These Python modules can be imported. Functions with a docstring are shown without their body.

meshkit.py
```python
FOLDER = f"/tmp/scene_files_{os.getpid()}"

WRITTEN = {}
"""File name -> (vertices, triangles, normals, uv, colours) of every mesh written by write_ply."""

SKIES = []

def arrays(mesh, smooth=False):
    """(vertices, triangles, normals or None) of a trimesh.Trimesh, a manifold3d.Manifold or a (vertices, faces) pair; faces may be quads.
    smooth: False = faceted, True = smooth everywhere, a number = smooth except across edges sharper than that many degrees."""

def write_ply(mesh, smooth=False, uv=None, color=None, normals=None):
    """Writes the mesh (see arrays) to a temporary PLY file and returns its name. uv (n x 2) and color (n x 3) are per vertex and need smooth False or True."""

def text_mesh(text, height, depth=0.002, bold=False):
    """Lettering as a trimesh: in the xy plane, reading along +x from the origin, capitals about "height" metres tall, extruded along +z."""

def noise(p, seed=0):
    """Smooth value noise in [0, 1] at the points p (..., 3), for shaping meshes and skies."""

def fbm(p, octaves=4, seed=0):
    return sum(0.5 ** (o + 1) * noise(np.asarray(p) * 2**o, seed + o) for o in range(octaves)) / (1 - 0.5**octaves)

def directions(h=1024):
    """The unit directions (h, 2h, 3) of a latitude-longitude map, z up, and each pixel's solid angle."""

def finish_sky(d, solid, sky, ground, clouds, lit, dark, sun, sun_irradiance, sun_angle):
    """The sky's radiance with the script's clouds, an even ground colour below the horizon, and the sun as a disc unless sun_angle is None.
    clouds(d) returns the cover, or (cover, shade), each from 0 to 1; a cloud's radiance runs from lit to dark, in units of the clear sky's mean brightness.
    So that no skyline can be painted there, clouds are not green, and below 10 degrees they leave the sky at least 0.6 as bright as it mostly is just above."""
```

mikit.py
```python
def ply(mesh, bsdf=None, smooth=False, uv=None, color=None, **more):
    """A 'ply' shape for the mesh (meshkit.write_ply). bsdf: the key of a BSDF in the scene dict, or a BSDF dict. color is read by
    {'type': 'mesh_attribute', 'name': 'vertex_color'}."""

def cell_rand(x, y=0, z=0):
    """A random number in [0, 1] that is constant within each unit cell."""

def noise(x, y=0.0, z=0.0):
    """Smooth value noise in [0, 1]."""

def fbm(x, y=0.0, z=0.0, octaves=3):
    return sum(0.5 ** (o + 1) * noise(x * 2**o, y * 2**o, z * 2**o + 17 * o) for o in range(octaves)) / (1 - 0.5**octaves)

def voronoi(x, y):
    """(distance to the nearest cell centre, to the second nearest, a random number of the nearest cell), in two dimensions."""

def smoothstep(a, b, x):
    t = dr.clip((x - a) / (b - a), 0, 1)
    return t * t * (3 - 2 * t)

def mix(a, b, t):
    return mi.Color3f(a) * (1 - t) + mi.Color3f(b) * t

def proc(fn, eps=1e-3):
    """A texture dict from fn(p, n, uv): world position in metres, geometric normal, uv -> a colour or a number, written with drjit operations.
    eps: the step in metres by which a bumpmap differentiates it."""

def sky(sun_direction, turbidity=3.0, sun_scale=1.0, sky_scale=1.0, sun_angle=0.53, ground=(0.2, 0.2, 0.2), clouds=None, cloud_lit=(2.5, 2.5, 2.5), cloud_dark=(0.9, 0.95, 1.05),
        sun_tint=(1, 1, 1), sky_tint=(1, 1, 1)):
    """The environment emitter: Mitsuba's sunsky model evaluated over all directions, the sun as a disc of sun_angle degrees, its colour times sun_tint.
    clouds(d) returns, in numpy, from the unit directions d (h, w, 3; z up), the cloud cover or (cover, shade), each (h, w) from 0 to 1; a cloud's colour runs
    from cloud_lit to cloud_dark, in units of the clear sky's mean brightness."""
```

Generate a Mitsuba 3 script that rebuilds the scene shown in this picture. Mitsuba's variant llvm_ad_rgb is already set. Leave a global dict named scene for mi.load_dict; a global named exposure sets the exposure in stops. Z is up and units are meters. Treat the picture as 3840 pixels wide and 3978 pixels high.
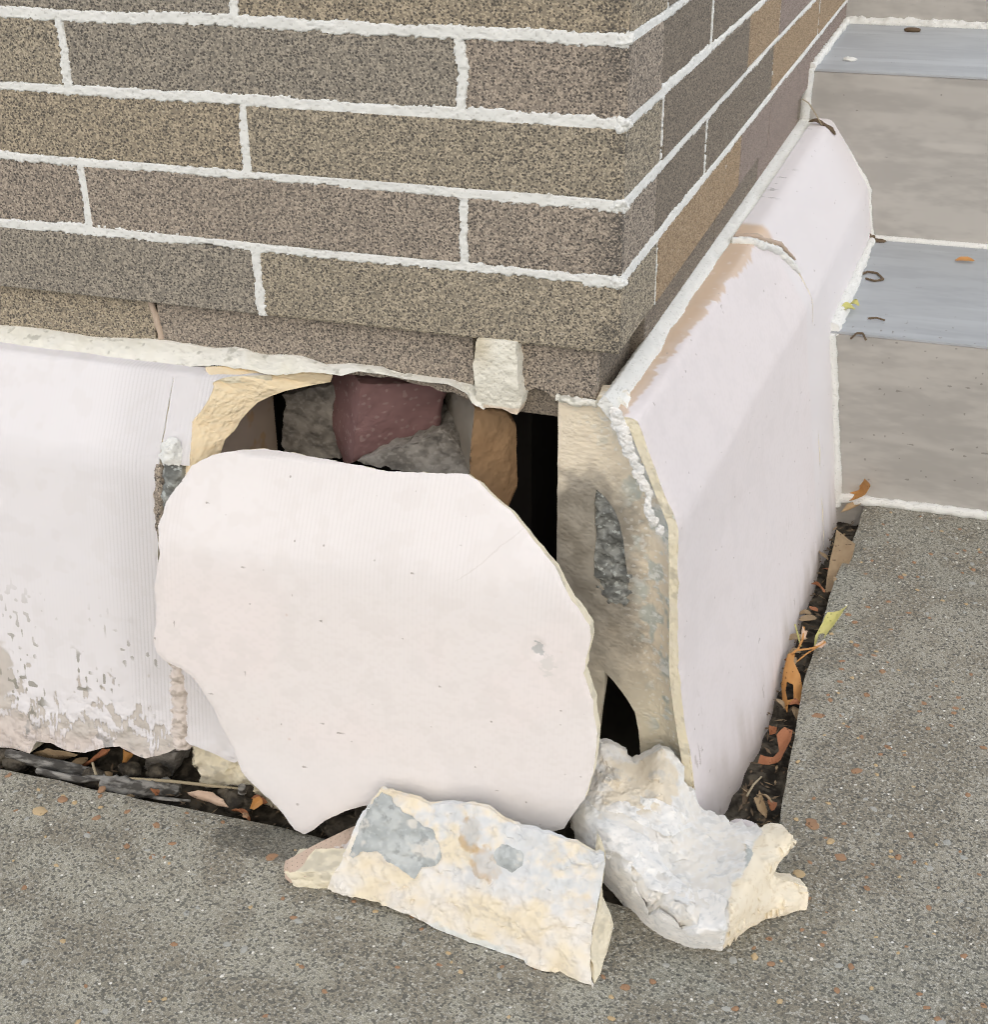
import math, random, numpy as np, trimesh, mitsuba as mi, drjit as dr, mikit, meshkit, shapely
from shapely.geometry import Polygon
from scipy.spatial import Delaunay
from scipy.interpolate import LinearNDInterpolator, NearestNDInterpolator, RBFInterpolator
from mikit import noise, fbm, smoothstep, mix, proc, cell_rand, voronoi

# measured outlines, in metres
D = {"left_bottom":[[-0.5664,-0.6559],[-0.5492,-0.6544],[-0.5322,-0.6541],[-0.5275,-0.6441],[-0.5243,-0.6399],[-0.5085,-0.6389],[-0.5013,-0.6423],[-0.4848,-0.6433],[-0.4719,-0.6414],[-0.4645,-0.639],[-0.4532,-0.6326],[-0.4349,-0.6276],[-0.4226,-0.6312],[-0.4067,-0.6331],[-0.3923,-0.6275],[-0.3816,-0.6226],[-0.3753,-0.617],[-0.3723,-0.6096]],
"joint_right":[[-0.3738,-0.3397],[-0.3793,-0.3563],[-0.3822,-0.3844],[-0.3838,-0.4511],[-0.3814,-0.5307],[-0.3678,-0.5423],[-0.3688,-0.5782],[-0.3689,-0.6068]],
"rem_outer":[[-0.3452,-0.0211,-0.2849],[-0.3415,-0.0243,-0.2901],[-0.3439,-0.0307,-0.3006],[-0.3492,-0.0359,-0.3091],[-0.3556,-0.0411,-0.3176],[-0.3544,-0.0458,-0.3254],[-0.3535,-0.0511,-0.334],[-0.3523,-0.0558,-0.3418],[-0.3511,-0.0605,-0.3496]],
"rem_ledge":[[-0.3428,-0.0252,-0.283],[-0.3211,-0.0123,-0.283],[-0.2987,0.0035,-0.283],[-0.2805,0.0078,-0.283]],
"rem_inner":[[-0.2446,0.004,-0.2802],[-0.25,0.01,-0.2895],[-0.2633,0.008,-0.2923],[-0.2882,0.0,-0.2982],[-0.3003,-0.003,-0.3029],[-0.3117,-0.006,-0.3091],[-0.3185,-0.01,-0.3159],[-0.3244,-0.016,-0.3232],[-0.3283,-0.02,-0.3311],[-0.3327,-0.03,-0.3354],[-0.336,-0.034,-0.3468],[-0.3382,-0.036,-0.358]],
"low_white":[[-0.3689,-0.0893,-0.5377],[-0.3692,-0.0936,-0.5676],[-0.3679,-0.0966,-0.5875],[-0.3707,-0.0989,-0.6033],[-0.362,-0.0999,-0.61],[-0.3466,-0.1003,-0.6128],[-0.3313,-0.1008,-0.6164],[-0.3178,-0.1013,-0.6195],[-0.3144,-0.1009,-0.6171]],
"low_break":[[-0.3818,-0.088,-0.6248],[-0.4018,-0.07,-0.6797],[-0.3644,-0.085,-0.6636],[-0.3432,-0.085,-0.6624],[-0.3661,-0.094,-0.617],[-0.372,-0.088,-0.6379],[-0.3179,-0.098,-0.62],[-0.3346,-0.09,-0.6566],[-0.3056,-0.095,-0.6517]],
"slab":[[-0.0178,-0.0668],[-0.0114,-0.0712],[-0.0006,-0.0776],[0.0079,-0.0802],[0.0227,-0.0833],[0.0443,-0.0866],[0.0681,-0.0848],[0.0917,-0.0827],[0.1106,-0.0808],[0.1281,-0.0788],[0.1559,-0.0764],[0.1894,-0.0783],[0.2161,-0.08],[0.226,-0.0746],[0.2398,-0.0639],[0.2533,-0.0549],[0.2672,-0.0411],[0.2836,-0.0232],[0.2935,-0.0141],[0.3,-0.0027],[0.3074,0.0115],[0.3169,0.0214],[0.3224,0.0318],[0.3239,0.0427],[0.3205,0.061],[0.3206,0.0677],[0.3191,0.0724],[0.3234,0.0855],[0.3265,0.0965],[0.3281,0.1101],[0.3304,0.1237],[0.3296,0.145],[0.3266,0.1644],[0.321,0.1846],[0.3114,0.2031],[0.3042,0.2156],[0.2964,0.2189],[0.2522,0.2301],[0.2072,0.2323],[0.1615,0.2244],[0.1338,0.2201],[0.1147,0.2282],[0.0952,0.2411],[0.0851,0.2521],[0.0752,0.2574],[0.0666,0.2551],[0.0613,0.2455],[0.0478,0.2294],[0.0294,0.2141],[0.0205,0.2036],[0.0155,0.1854],[0.0115,0.1733],[0.0034,0.1593],[-0.0004,0.1463],[-0.0068,0.1357],[-0.0131,0.1242],[-0.0188,0.1175],[-0.0279,0.1113],[-0.0373,0.1085],[-0.0434,0.1058],[-0.0499,0.0978],[-0.0508,0.0872],[-0.0463,0.065],[-0.045,0.0363],[-0.039,0.0076],[-0.0409,-0.0165],[-0.0378,-0.0254],[-0.0355,-0.0364],[-0.0269,-0.05],[-0.0212,-0.06]],
"slab_frame":[[-0.3162,-0.115,-0.3946],[0.99731,0.06914,0.02431],[0.03233,-0.11731,-0.99257],[-0.05701,0.52333,0.85022]],
"slab_ledge":[[0.0178,-0.0825],[0.0239,-0.0816],[0.0311,-0.0792],[0.0452,-0.0795],[0.0686,-0.0804],[0.092,-0.0806],[0.1108,-0.0795],[0.1196,-0.0794]],
"slab_marks":{"chip":[0.2826,0.0557],
"crack0":[0.2193,0.0026],
"crack1":[0.2692,-0.0421],
"spots":[0.0342,0.064]},"arch":[[-0.0069,-0.5312],[0.0037,-0.5421],[0.0134,-0.5554],[0.0208,-0.5676],[0.0248,-0.5862],[0.0277,-0.6168],[0.0305,-0.6421],[-0.0079,-0.6514],[-0.0123,-0.6059],[-0.0097,-0.5714],[-0.0077,-0.5544]],
"lens":[[-0.0185,-0.3558],[-0.0104,-0.3622],[-0.0032,-0.3719],[0.0021,-0.3841],[0.0056,-0.4012],[0.0081,-0.4187],[0.0107,-0.4363],[0.0108,-0.4512],[0.0053,-0.4592],[-0.0029,-0.4583],[-0.011,-0.4471],[-0.0188,-0.437],[-0.0198,-0.4212],[-0.0181,-0.4051],[-0.0192,-0.3876],[-0.0202,-0.3702]],
"maroon":[[-0.2271,0.02,-0.2919],[-0.1705,0.078,-0.3064],[-0.1791,0.074,-0.3519],[-0.2386,0.018,-0.3663]],
"maroon_left":[[-0.2845,0.09,-0.316],[-0.279,0.085,-0.4063]],
"orange":[[-0.1311,0.035,-0.3076],[-0.1096,0.058,-0.3191],[-0.104,0.066,-0.332],[-0.1032,0.066,-0.3937],[-0.1088,0.058,-0.4082],[-0.1373,0.032,-0.3997],[-0.1359,0.033,-0.3537]],
"orange_left":[[-0.179,0.1,-0.3186],[-0.1749,0.1,-0.4068]],
"mort_left":[[-0.3349,0.085,-0.3401],[-0.2795,0.085,-0.3249],[-0.2842,0.085,-0.3438],[-0.2825,0.085,-0.357],[-0.2869,0.085,-0.3711],[-0.281,0.085,-0.3978],[-0.3409,0.085,-0.4099]],
"mort_mid":[[-0.2316,0.012,-0.3609],[-0.2125,0.02,-0.3538],[-0.1944,0.03,-0.3509],[-0.174,0.055,-0.3446],[-0.1618,0.06,-0.3468],[-0.1491,0.05,-0.36],[-0.137,0.035,-0.3709],[-0.233,0.005,-0.3807],[-0.133,0.03,-0.3776]],
"stick_block":[[-0.1138,0.0,-0.2311],[-0.0821,0.0,-0.23],[-0.0802,0.0,-0.2689],[-0.0776,0.0,-0.2781],[-0.0834,0.0,-0.2943],[-0.096,0.0,-0.29],[-0.1105,0.0,-0.2912],[-0.1176,0.0,-0.2861],[-0.1159,0.0,-0.2726],[-0.1182,0.0,-0.2539]],
"row6_bottom":[[-0.5769,-0.2833],[-0.4158,-0.2811],[-0.2469,-0.2805],[-0.1858,-0.2796],[-0.1212,-0.2897],[-0.0818,-0.2756],[-0.0687,-0.274],[-0.0547,-0.2799],[-0.0383,-0.2792],[-0.0212,-0.2757]],
"bead":[[-0.5975,-0.003,-0.2742],[-0.5645,-0.003,-0.2746],[-0.5321,-0.003,-0.2754],[-0.4842,-0.003,-0.2765],[-0.4424,-0.003,-0.2766],[-0.4063,-0.003,-0.2753],[-0.3657,-0.003,-0.2736],[-0.3311,-0.003,-0.2743],[-0.297,-0.003,-0.274],[-0.2777,-0.003,-0.2736],[-0.2584,-0.003,-0.2714],[-0.2397,-0.003,-0.2733],[-0.2116,-0.003,-0.2723],[-0.1794,-0.003,-0.2721]],
"bead2":[[-0.1824,0.004,-0.2761],[-0.1596,0.004,-0.2774],[-0.1414,0.004,-0.2766],[-0.1281,0.004,-0.2827],[-0.1183,0.004,-0.2893]],
"bed_top":[[-0.607,0.0105,-0.2721],[-0.5739,0.0105,-0.2736],[-0.5357,0.0105,-0.2722],[-0.4755,0.0105,-0.2745],[-0.4157,0.0105,-0.2695],[-0.3944,0.0105,-0.2697],[-0.3734,0.0105,-0.2706],[-0.3567,0.0105,-0.2712],[-0.3398,0.0105,-0.2684],[-0.3284,0.0105,-0.2681],[-0.3215,0.0105,-0.2706],[-0.3073,0.0105,-0.2719],[-0.2908,0.0105,-0.2697],[-0.2757,0.0105,-0.2689],[-0.2629,0.0105,-0.2717],[-0.2535,0.0105,-0.2741],[-0.2301,0.0105,-0.2704],[-0.2027,0.0105,-0.2702],[-0.1856,0.0105,-0.276]],
"bed_bot":[[-0.5958,-0.0065,-0.2787],[-0.5631,-0.0065,-0.2802],[-0.5042,-0.0065,-0.2807],[-0.4372,-0.0065,-0.2802],[-0.3755,-0.0065,-0.2798],[-0.3595,-0.0065,-0.2765],[-0.3438,-0.0065,-0.2747],[-0.3132,-0.0065,-0.2755],[-0.2933,-0.0065,-0.2777],[-0.2827,-0.002,-0.2809],[-0.2654,-0.002,-0.2775],[-0.2555,-0.002,-0.2769],[-0.2436,-0.002,-0.2765],[-0.2338,-0.002,-0.277],[-0.2186,-0.002,-0.2712],[-0.199,-0.002,-0.2712],[-0.1804,-0.002,-0.2726]],
"bed2_top":[[-0.1856,0.0105,-0.276],[-0.1624,0.0105,-0.2772],[-0.1446,0.0105,-0.2761],[-0.1328,0.0105,-0.2756],[-0.1241,0.0105,-0.2766],[-0.1183,0.0105,-0.2778]],
"bed2_bot":[[-0.1812,0.0,-0.2734],[-0.1583,0.0,-0.2742],[-0.1407,0.0,-0.2739],[-0.1334,0.0,-0.2765],[-0.1248,0.0,-0.2803],[-0.1203,0.0,-0.2879],[-0.1105,0.0,-0.292]],
"p1":[[-0.1524,-0.15,-0.5731],[-0.1457,-0.15,-0.5738],[-0.1256,-0.15,-0.5724],[-0.1183,-0.15,-0.5765],[-0.1105,-0.151,-0.579],[-0.1022,-0.151,-0.5756],[-0.0919,-0.152,-0.5713],[-0.0735,-0.153,-0.566],[-0.0571,-0.154,-0.5655],[-0.0458,-0.157,-0.5703],[-0.033,-0.16,-0.5713],[-0.0148,-0.163,-0.569],[0.0016,-0.166,-0.569],[0.0227,-0.17,-0.5688],[0.0427,-0.174,-0.5696],[0.0443,-0.177,-0.5742],[0.0443,-0.182,-0.5813],[0.0445,-0.19,-0.5933],[0.044,-0.198,-0.6055],[0.0429,-0.207,-0.6168],[0.0459,-0.222,-0.6368],[0.0492,-0.228,-0.6437],[0.0519,-0.232,-0.6477],[0.017,-0.2255,-0.6483],[-0.0285,-0.218,-0.6495],[-0.0786,-0.211,-0.649],[-0.1126,-0.2065,-0.6429],[-0.151,-0.202,-0.6437],[-0.1833,-0.198,-0.6461],[-0.1808,-0.1945,-0.6362],[-0.1754,-0.19,-0.6264],[-0.1714,-0.178,-0.6132],[-0.1686,-0.167,-0.5994],[-0.1602,-0.157,-0.5854]],
"p1c":[[-0.1265,-0.165,-0.5786],[-0.0917,-0.172,-0.5972],[-0.1372,-0.183,-0.61],[-0.0541,-0.163,-0.5715],[-0.0524,-0.192,-0.5993],[-0.0088,-0.182,-0.5862],[0.0136,-0.205,-0.608],[-0.1003,-0.194,-0.6205],[-0.0154,-0.21,-0.6216],[-0.1399,-0.166,-0.5909],[-0.0331,-0.179,-0.5856]],
"p1e":[[0.0422,-0.172,-0.5714],[0.0439,-0.18,-0.5831],[0.0435,-0.186,-0.597],[0.0452,-0.188,-0.612],[0.052,-0.19,-0.6218],[0.0544,-0.19,-0.6269],[0.0542,-0.196,-0.6351],[0.0534,-0.202,-0.6435],[0.0526,-0.21,-0.6461],[0.0529,-0.222,-0.6483],[0.0516,-0.231,-0.6488],[0.0452,-0.219,-0.6399],[0.0419,-0.203,-0.6208],[0.0432,-0.195,-0.6083]],
"p0top":[[-0.2223,-0.197,-0.6333],[-0.2252,-0.188,-0.6354],[-0.2087,-0.16,-0.6355],[-0.1887,-0.13,-0.6358],[-0.1765,-0.125,-0.6325],[-0.1487,-0.19,-0.6312],[-0.181,-0.19,-0.634],[-0.201,-0.195,-0.6348],[-0.217,-0.198,-0.6371]],
"p0front":[[-0.2211,-0.1985,-0.6378],[-0.2002,-0.1965,-0.6334],[-0.1797,-0.1925,-0.6315],[-0.1485,-0.19,-0.6271],[-0.1495,-0.19,-0.6455],[-0.1854,-0.194,-0.6501],[-0.2013,-0.197,-0.6516],[-0.2139,-0.199,-0.6517],[-0.2153,-0.199,-0.6439]],
"p2":[[-0.0047,-0.095,-0.6017],[-0.0023,-0.09,-0.5971],[-0.0038,-0.078,-0.5941],[-0.0006,-0.062,-0.5849],[0.0015,-0.045,-0.567],[0.0139,-0.042,-0.5702],[0.02,-0.04,-0.5764],[0.0263,-0.038,-0.5835],[0.0347,-0.04,-0.5867],[0.0453,-0.037,-0.5782],[0.0557,-0.033,-0.5704],[0.0635,-0.032,-0.5776],[0.0719,-0.034,-0.5843],[0.0753,-0.036,-0.5923],[0.0801,-0.038,-0.6022],[0.0861,-0.04,-0.6119],[0.093,-0.043,-0.6207],[0.1008,-0.046,-0.6244],[0.1091,-0.05,-0.6223],[0.1209,-0.053,-0.6204],[0.1329,-0.058,-0.6178],[0.142,-0.062,-0.6149],[0.1532,-0.066,-0.608],[0.1681,-0.072,-0.5998],[0.177,-0.08,-0.5992],[0.171,-0.086,-0.61],[0.1655,-0.092,-0.6189],[0.1626,-0.096,-0.6273],[0.1656,-0.094,-0.632],[0.1784,-0.09,-0.635],[0.1906,-0.092,-0.6342],[0.1918,-0.097,-0.6401],[0.192,-0.102,-0.6475],[0.1867,-0.106,-0.6486],[0.178,-0.111,-0.6491],[0.1631,-0.121,-0.6516],[0.1565,-0.131,-0.6516],[0.1495,-0.138,-0.6536],[0.1425,-0.151,-0.6547],[0.1374,-0.163,-0.6498],[0.1165,-0.163,-0.6549],[0.0964,-0.157,-0.6602],[0.0859,-0.153,-0.6628],[0.075,-0.148,-0.6653],[0.0677,-0.143,-0.6653],[0.0599,-0.137,-0.6633],[0.05,-0.128,-0.6581],[0.0421,-0.122,-0.6575],[0.0344,-0.117,-0.6543],[0.0285,-0.114,-0.6521],[0.0163,-0.108,-0.6396],[0.0074,-0.104,-0.6325],[-0.0003,-0.1,-0.6282],[-0.0042,-0.098,-0.6165]],
"p2c":[[0.073,-0.118,-0.6053],[0.0561,-0.145,-0.5982],[0.1005,-0.13,-0.6186],[0.0904,-0.168,-0.6041],[0.1054,-0.095,-0.6186],[0.1424,-0.105,-0.6005],[0.1524,-0.078,-0.6029],[0.1436,-0.136,-0.5971],[0.1394,-0.172,-0.5897],[0.1386,-0.184,-0.6045],[0.0267,-0.07,-0.5849],[0.0587,-0.062,-0.5754],[0.0535,-0.09,-0.5925],[0.0321,-0.105,-0.5893],[0.0236,-0.12,-0.5889],[0.0317,-0.135,-0.6023],[0.0809,-0.072,-0.5996],[0.1074,-0.075,-0.6155],[0.1105,-0.182,-0.5966],[0.0746,-0.165,-0.6111],[0.1187,-0.184,-0.6148],[0.0649,-0.155,-0.6072],[0.0448,-0.142,-0.6114],[0.0845,-0.112,-0.6195],[0.1208,-0.112,-0.6159],[0.1586,-0.122,-0.6201],[0.1513,-0.146,-0.6242],[0.1762,-0.106,-0.6367],[0.1597,-0.1,-0.6046],[0.0169,-0.058,-0.5759],[0.029,-0.075,-0.576],[0.0098,-0.056,-0.5728],[0.0806,-0.098,-0.604],[0.1411,-0.172,-0.5892],[0.1282,-0.088,-0.6136],[0.1119,-0.128,-0.6141],[0.1043,-0.15,-0.6081],[0.0776,-0.138,-0.6059],[0.122,-0.15,-0.6107]],
"p2edge":[[0.1199,-0.5906],[0.0932,-0.6097],[0.0779,-0.6184],[0.0777,-0.6669]],
"shard":[0.1247,-0.0087,-0.655],
"p2crust":[[-0.035,-0.5776],[-0.0318,-0.5682],[-0.0278,-0.5617],[-0.0188,-0.566],[-0.0101,-0.5725],[0.004,-0.5775],[0.0157,-0.5829],[0.0254,-0.5866],[0.0324,-0.5936],[0.0345,-0.6038],[0.0414,-0.6128],[0.05,-0.6181],[0.064,-0.6218],[0.0774,-0.6184],[0.0754,-0.6305],[0.0778,-0.6671],[0.059,-0.6692],[0.0418,-0.6682],[0.0244,-0.6656],[0.0135,-0.6569],[0.0014,-0.6424],[-0.0093,-0.6322],[-0.0187,-0.6165],[-0.0259,-0.6072],[-0.0321,-0.6005]],
"p2sand":[[0.0086,-0.6019],[0.0141,-0.6081],[0.0191,-0.6166],[0.0277,-0.6195],[0.0383,-0.622],[0.0491,-0.6229],[0.06,-0.629],[0.0546,-0.6374],[0.0445,-0.645],[0.0396,-0.6372],[0.0294,-0.6334],[0.0225,-0.6423],[0.0181,-0.6289],[0.0127,-0.6206],[0.0084,-0.6109]],
"p2upper":[[-0.0108,-0.568],[0.0008,-0.5634],[0.0186,-0.5599],[0.0331,-0.5619],[0.0482,-0.5676],[0.0615,-0.5793],[0.0649,-0.5864],[0.0544,-0.5879],[0.0407,-0.5873],[0.0333,-0.5845],[0.0212,-0.5796],[0.0073,-0.5712]],
"p1a":[[-0.1912,-0.5524],[-0.1839,-0.5559],[-0.1723,-0.5652],[-0.1616,-0.573],[-0.1492,-0.58],[-0.1429,-0.5897],[-0.1412,-0.5979],[-0.1458,-0.6066],[-0.1582,-0.6089],[-0.1628,-0.6164],[-0.1738,-0.61],[-0.188,-0.6036],[-0.1945,-0.5984],[-0.2042,-0.5994],[-0.2154,-0.6054],[-0.218,-0.6034],[-0.2122,-0.5884],[-0.2073,-0.5747],[-0.1997,-0.563]],
"p1b":[[-0.0985,-0.5919],[-0.0924,-0.5848],[-0.082,-0.5882],[-0.0747,-0.5918],[-0.0777,-0.6001],[-0.0866,-0.6047],[-0.0955,-0.6012]],
"leaves":{"orange_back":[[0.136,0.6485,-0.64],[0.1425,0.6615,-0.648],[0.1542,0.6523,-0.635],[0.1603,0.6259,-0.61],[0.1635,0.6154,-0.612],[0.1619,0.6191,-0.63],[0.1511,0.6354,-0.645],[0.1424,0.6475,-0.655]],
"pale":[[0.1314,0.6364,-0.665],[0.1395,0.641,-0.655],[0.1564,0.6443,-0.648],[0.1552,0.6371,-0.652],[0.1429,0.6366,-0.66]],
"bigbrown":[[0.1326,0.5317,-0.64],[0.1419,0.5341,-0.645],[0.157,0.5159,-0.65],[0.1564,0.4958,-0.655],[0.1516,0.4654,-0.66],[0.1452,0.443,-0.668],[0.1349,0.4409,-0.672],[0.1326,0.4644,-0.668],[0.1327,0.4883,-0.655],[0.1337,0.509,-0.645]],
"green_a":[[0.1228,0.402,-0.635],[0.1288,0.4038,-0.645],[0.139,0.3981,-0.655],[0.1465,0.3864,-0.662],[0.1469,0.3711,-0.668],[0.1432,0.3606,-0.67],[0.138,0.3759,-0.665],[0.1308,0.3955,-0.655]],
"green_b":[[0.1704,0.3561,-0.632],[0.1646,0.342,-0.64],[0.1585,0.3309,-0.648],[0.1526,0.3183,-0.655],[0.1425,0.3132,-0.66],[0.1426,0.3249,-0.656],[0.1488,0.3422,-0.648],[0.1524,0.3516,-0.643],[0.1571,0.3508,-0.638]],
"skeleton":[[0.1274,0.2742,-0.645],[0.1282,0.26,-0.648],[0.1364,0.2432,-0.65],[0.1403,0.23,-0.655],[0.1426,0.2131,-0.66],[0.1321,0.2093,-0.668],[0.1327,0.2012,-0.672],[0.1243,0.2157,-0.668],[0.1187,0.2345,-0.66],[0.1189,0.2482,-0.652],[0.1204,0.2678,-0.646]],
"skel_hole":[[0.1264,0.2354,-0.659],[0.1329,0.2307,-0.657],[0.1363,0.2138,-0.663],[0.1312,0.2146,-0.667],[0.1262,0.2253,-0.662]],
"skel_stem":[[0.1254,0.2678,-0.645],[0.1302,0.2754,-0.644],[0.1326,0.2913,-0.64],[0.1314,0.3016,-0.632]],
"skel_stem2":[[0.1274,0.2742,-0.645],[0.1424,0.2813,-0.644],[0.1514,0.2884,-0.643],[0.1556,0.2927,-0.64]],
"skel_bract":[[0.131,0.2908,-0.64],[0.1301,0.2998,-0.63],[0.1333,0.2966,-0.633],[0.1363,0.2968,-0.633],[0.1349,0.292,-0.64]],
"skel_bract2":[[0.1456,0.2865,-0.643],[0.1542,0.2945,-0.639],[0.1569,0.2903,-0.64],[0.153,0.2847,-0.644]],
"reddish":[[0.1202,0.1072,-0.672],[0.1215,0.1148,-0.668],[0.1321,0.1171,-0.666],[0.1362,0.1252,-0.664],[0.1315,0.1409,-0.66],[0.1372,0.1504,-0.655],[0.1445,0.1482,-0.653],[0.146,0.1329,-0.658],[0.1424,0.1208,-0.664],[0.1416,0.1102,-0.668],[0.1315,0.1113,-0.67]],
"tan":[[0.1273,0.0671,-0.668],[0.1329,0.0581,-0.67],[0.14,0.0438,-0.673],[0.1382,0.0399,-0.676],[0.132,0.0451,-0.676],[0.1261,0.0569,-0.673]],
"brown_bit":[[0.1213,0.1576,-0.66],[0.129,0.1567,-0.66],[0.1289,0.1538,-0.665],[0.1228,0.1514,-0.667]],
"dark_leaf":[[0.1125,0.0722,-0.672],[0.1204,0.0687,-0.672],[0.1185,0.0554,-0.676],[0.1149,0.0526,-0.677]],
"left_brown":[[-0.5385,-0.0972,-0.665],[-0.5207,-0.1012,-0.655],[-0.4947,-0.0999,-0.65],[-0.4841,-0.0992,-0.65],[-0.4991,-0.0914,-0.665],[-0.519,-0.0895,-0.675],[-0.5339,-0.0902,-0.676]],
"left_orange":[[-0.492,-0.0911,-0.672],[-0.4822,-0.0887,-0.665],[-0.4656,-0.0877,-0.65],[-0.4584,-0.0841,-0.648],[-0.4654,-0.0847,-0.66],[-0.4805,-0.0868,-0.67]],
"left_drip":[[-0.4459,-0.0841,-0.65],[-0.4352,-0.0807,-0.65],[-0.4426,-0.0774,-0.662],[-0.4494,-0.0782,-0.668],[-0.4517,-0.0789,-0.674],[-0.4532,-0.078,-0.672],[-0.4516,-0.0775,-0.664]],
"left_pale":[[-0.3657,-0.1072,-0.66],[-0.3555,-0.1088,-0.655],[-0.3417,-0.1086,-0.655],[-0.3281,-0.1118,-0.656],[-0.3199,-0.1152,-0.66],[-0.333,-0.1138,-0.663],[-0.3481,-0.1116,-0.664],[-0.3598,-0.109,-0.663]],
"left_tan":[[-0.3004,-0.1102,-0.66],[-0.2966,-0.1057,-0.65],[-0.292,-0.1044,-0.648],[-0.2859,-0.1072,-0.652],[-0.2955,-0.1098,-0.66]]},"twigs":{"a":[[-0.5546,-0.1121,-0.655],[-0.5269,-0.11,-0.66],[-0.5042,-0.1082,-0.662],[-0.4796,-0.1043,-0.665],[-0.461,-0.0996,-0.668]],
"b":[[-0.449,-0.1171,-0.662],[-0.4291,-0.1146,-0.663],[-0.4099,-0.1084,-0.665],[-0.395,-0.1009,-0.667],[-0.3801,-0.096,-0.668]],
"c":[[-0.5118,-0.1256,-0.656],[-0.4908,-0.1268,-0.656],[-0.4647,-0.125,-0.656],[-0.455,-0.1179,-0.657],[-0.4334,-0.1122,-0.658],[-0.4106,-0.1061,-0.66]],
"d":[[-0.4572,-0.1146,-0.658],[-0.4183,-0.1074,-0.657],[-0.3867,-0.1006,-0.657],[-0.3542,-0.0958,-0.657],[-0.3193,-0.0897,-0.658]],
"e":[[-0.4657,-0.1041,-0.652],[-0.4575,-0.1134,-0.655],[-0.452,-0.1182,-0.657]],
"f":[[-0.3854,-0.1318,-0.652],[-0.3696,-0.1292,-0.652],[-0.3517,-0.1246,-0.653]],
"g":[[-0.3122,-0.1009,-0.645],[-0.3137,-0.0983,-0.655],[-0.3147,-0.1022,-0.66]],
"h":[[0.1206,0.3177,-0.64],[0.1251,0.3134,-0.65],[0.13,0.3073,-0.66]],
"i":[[0.1257,0.2668,-0.66],[0.1391,0.2802,-0.65],[0.1491,0.2938,-0.648]],
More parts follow.
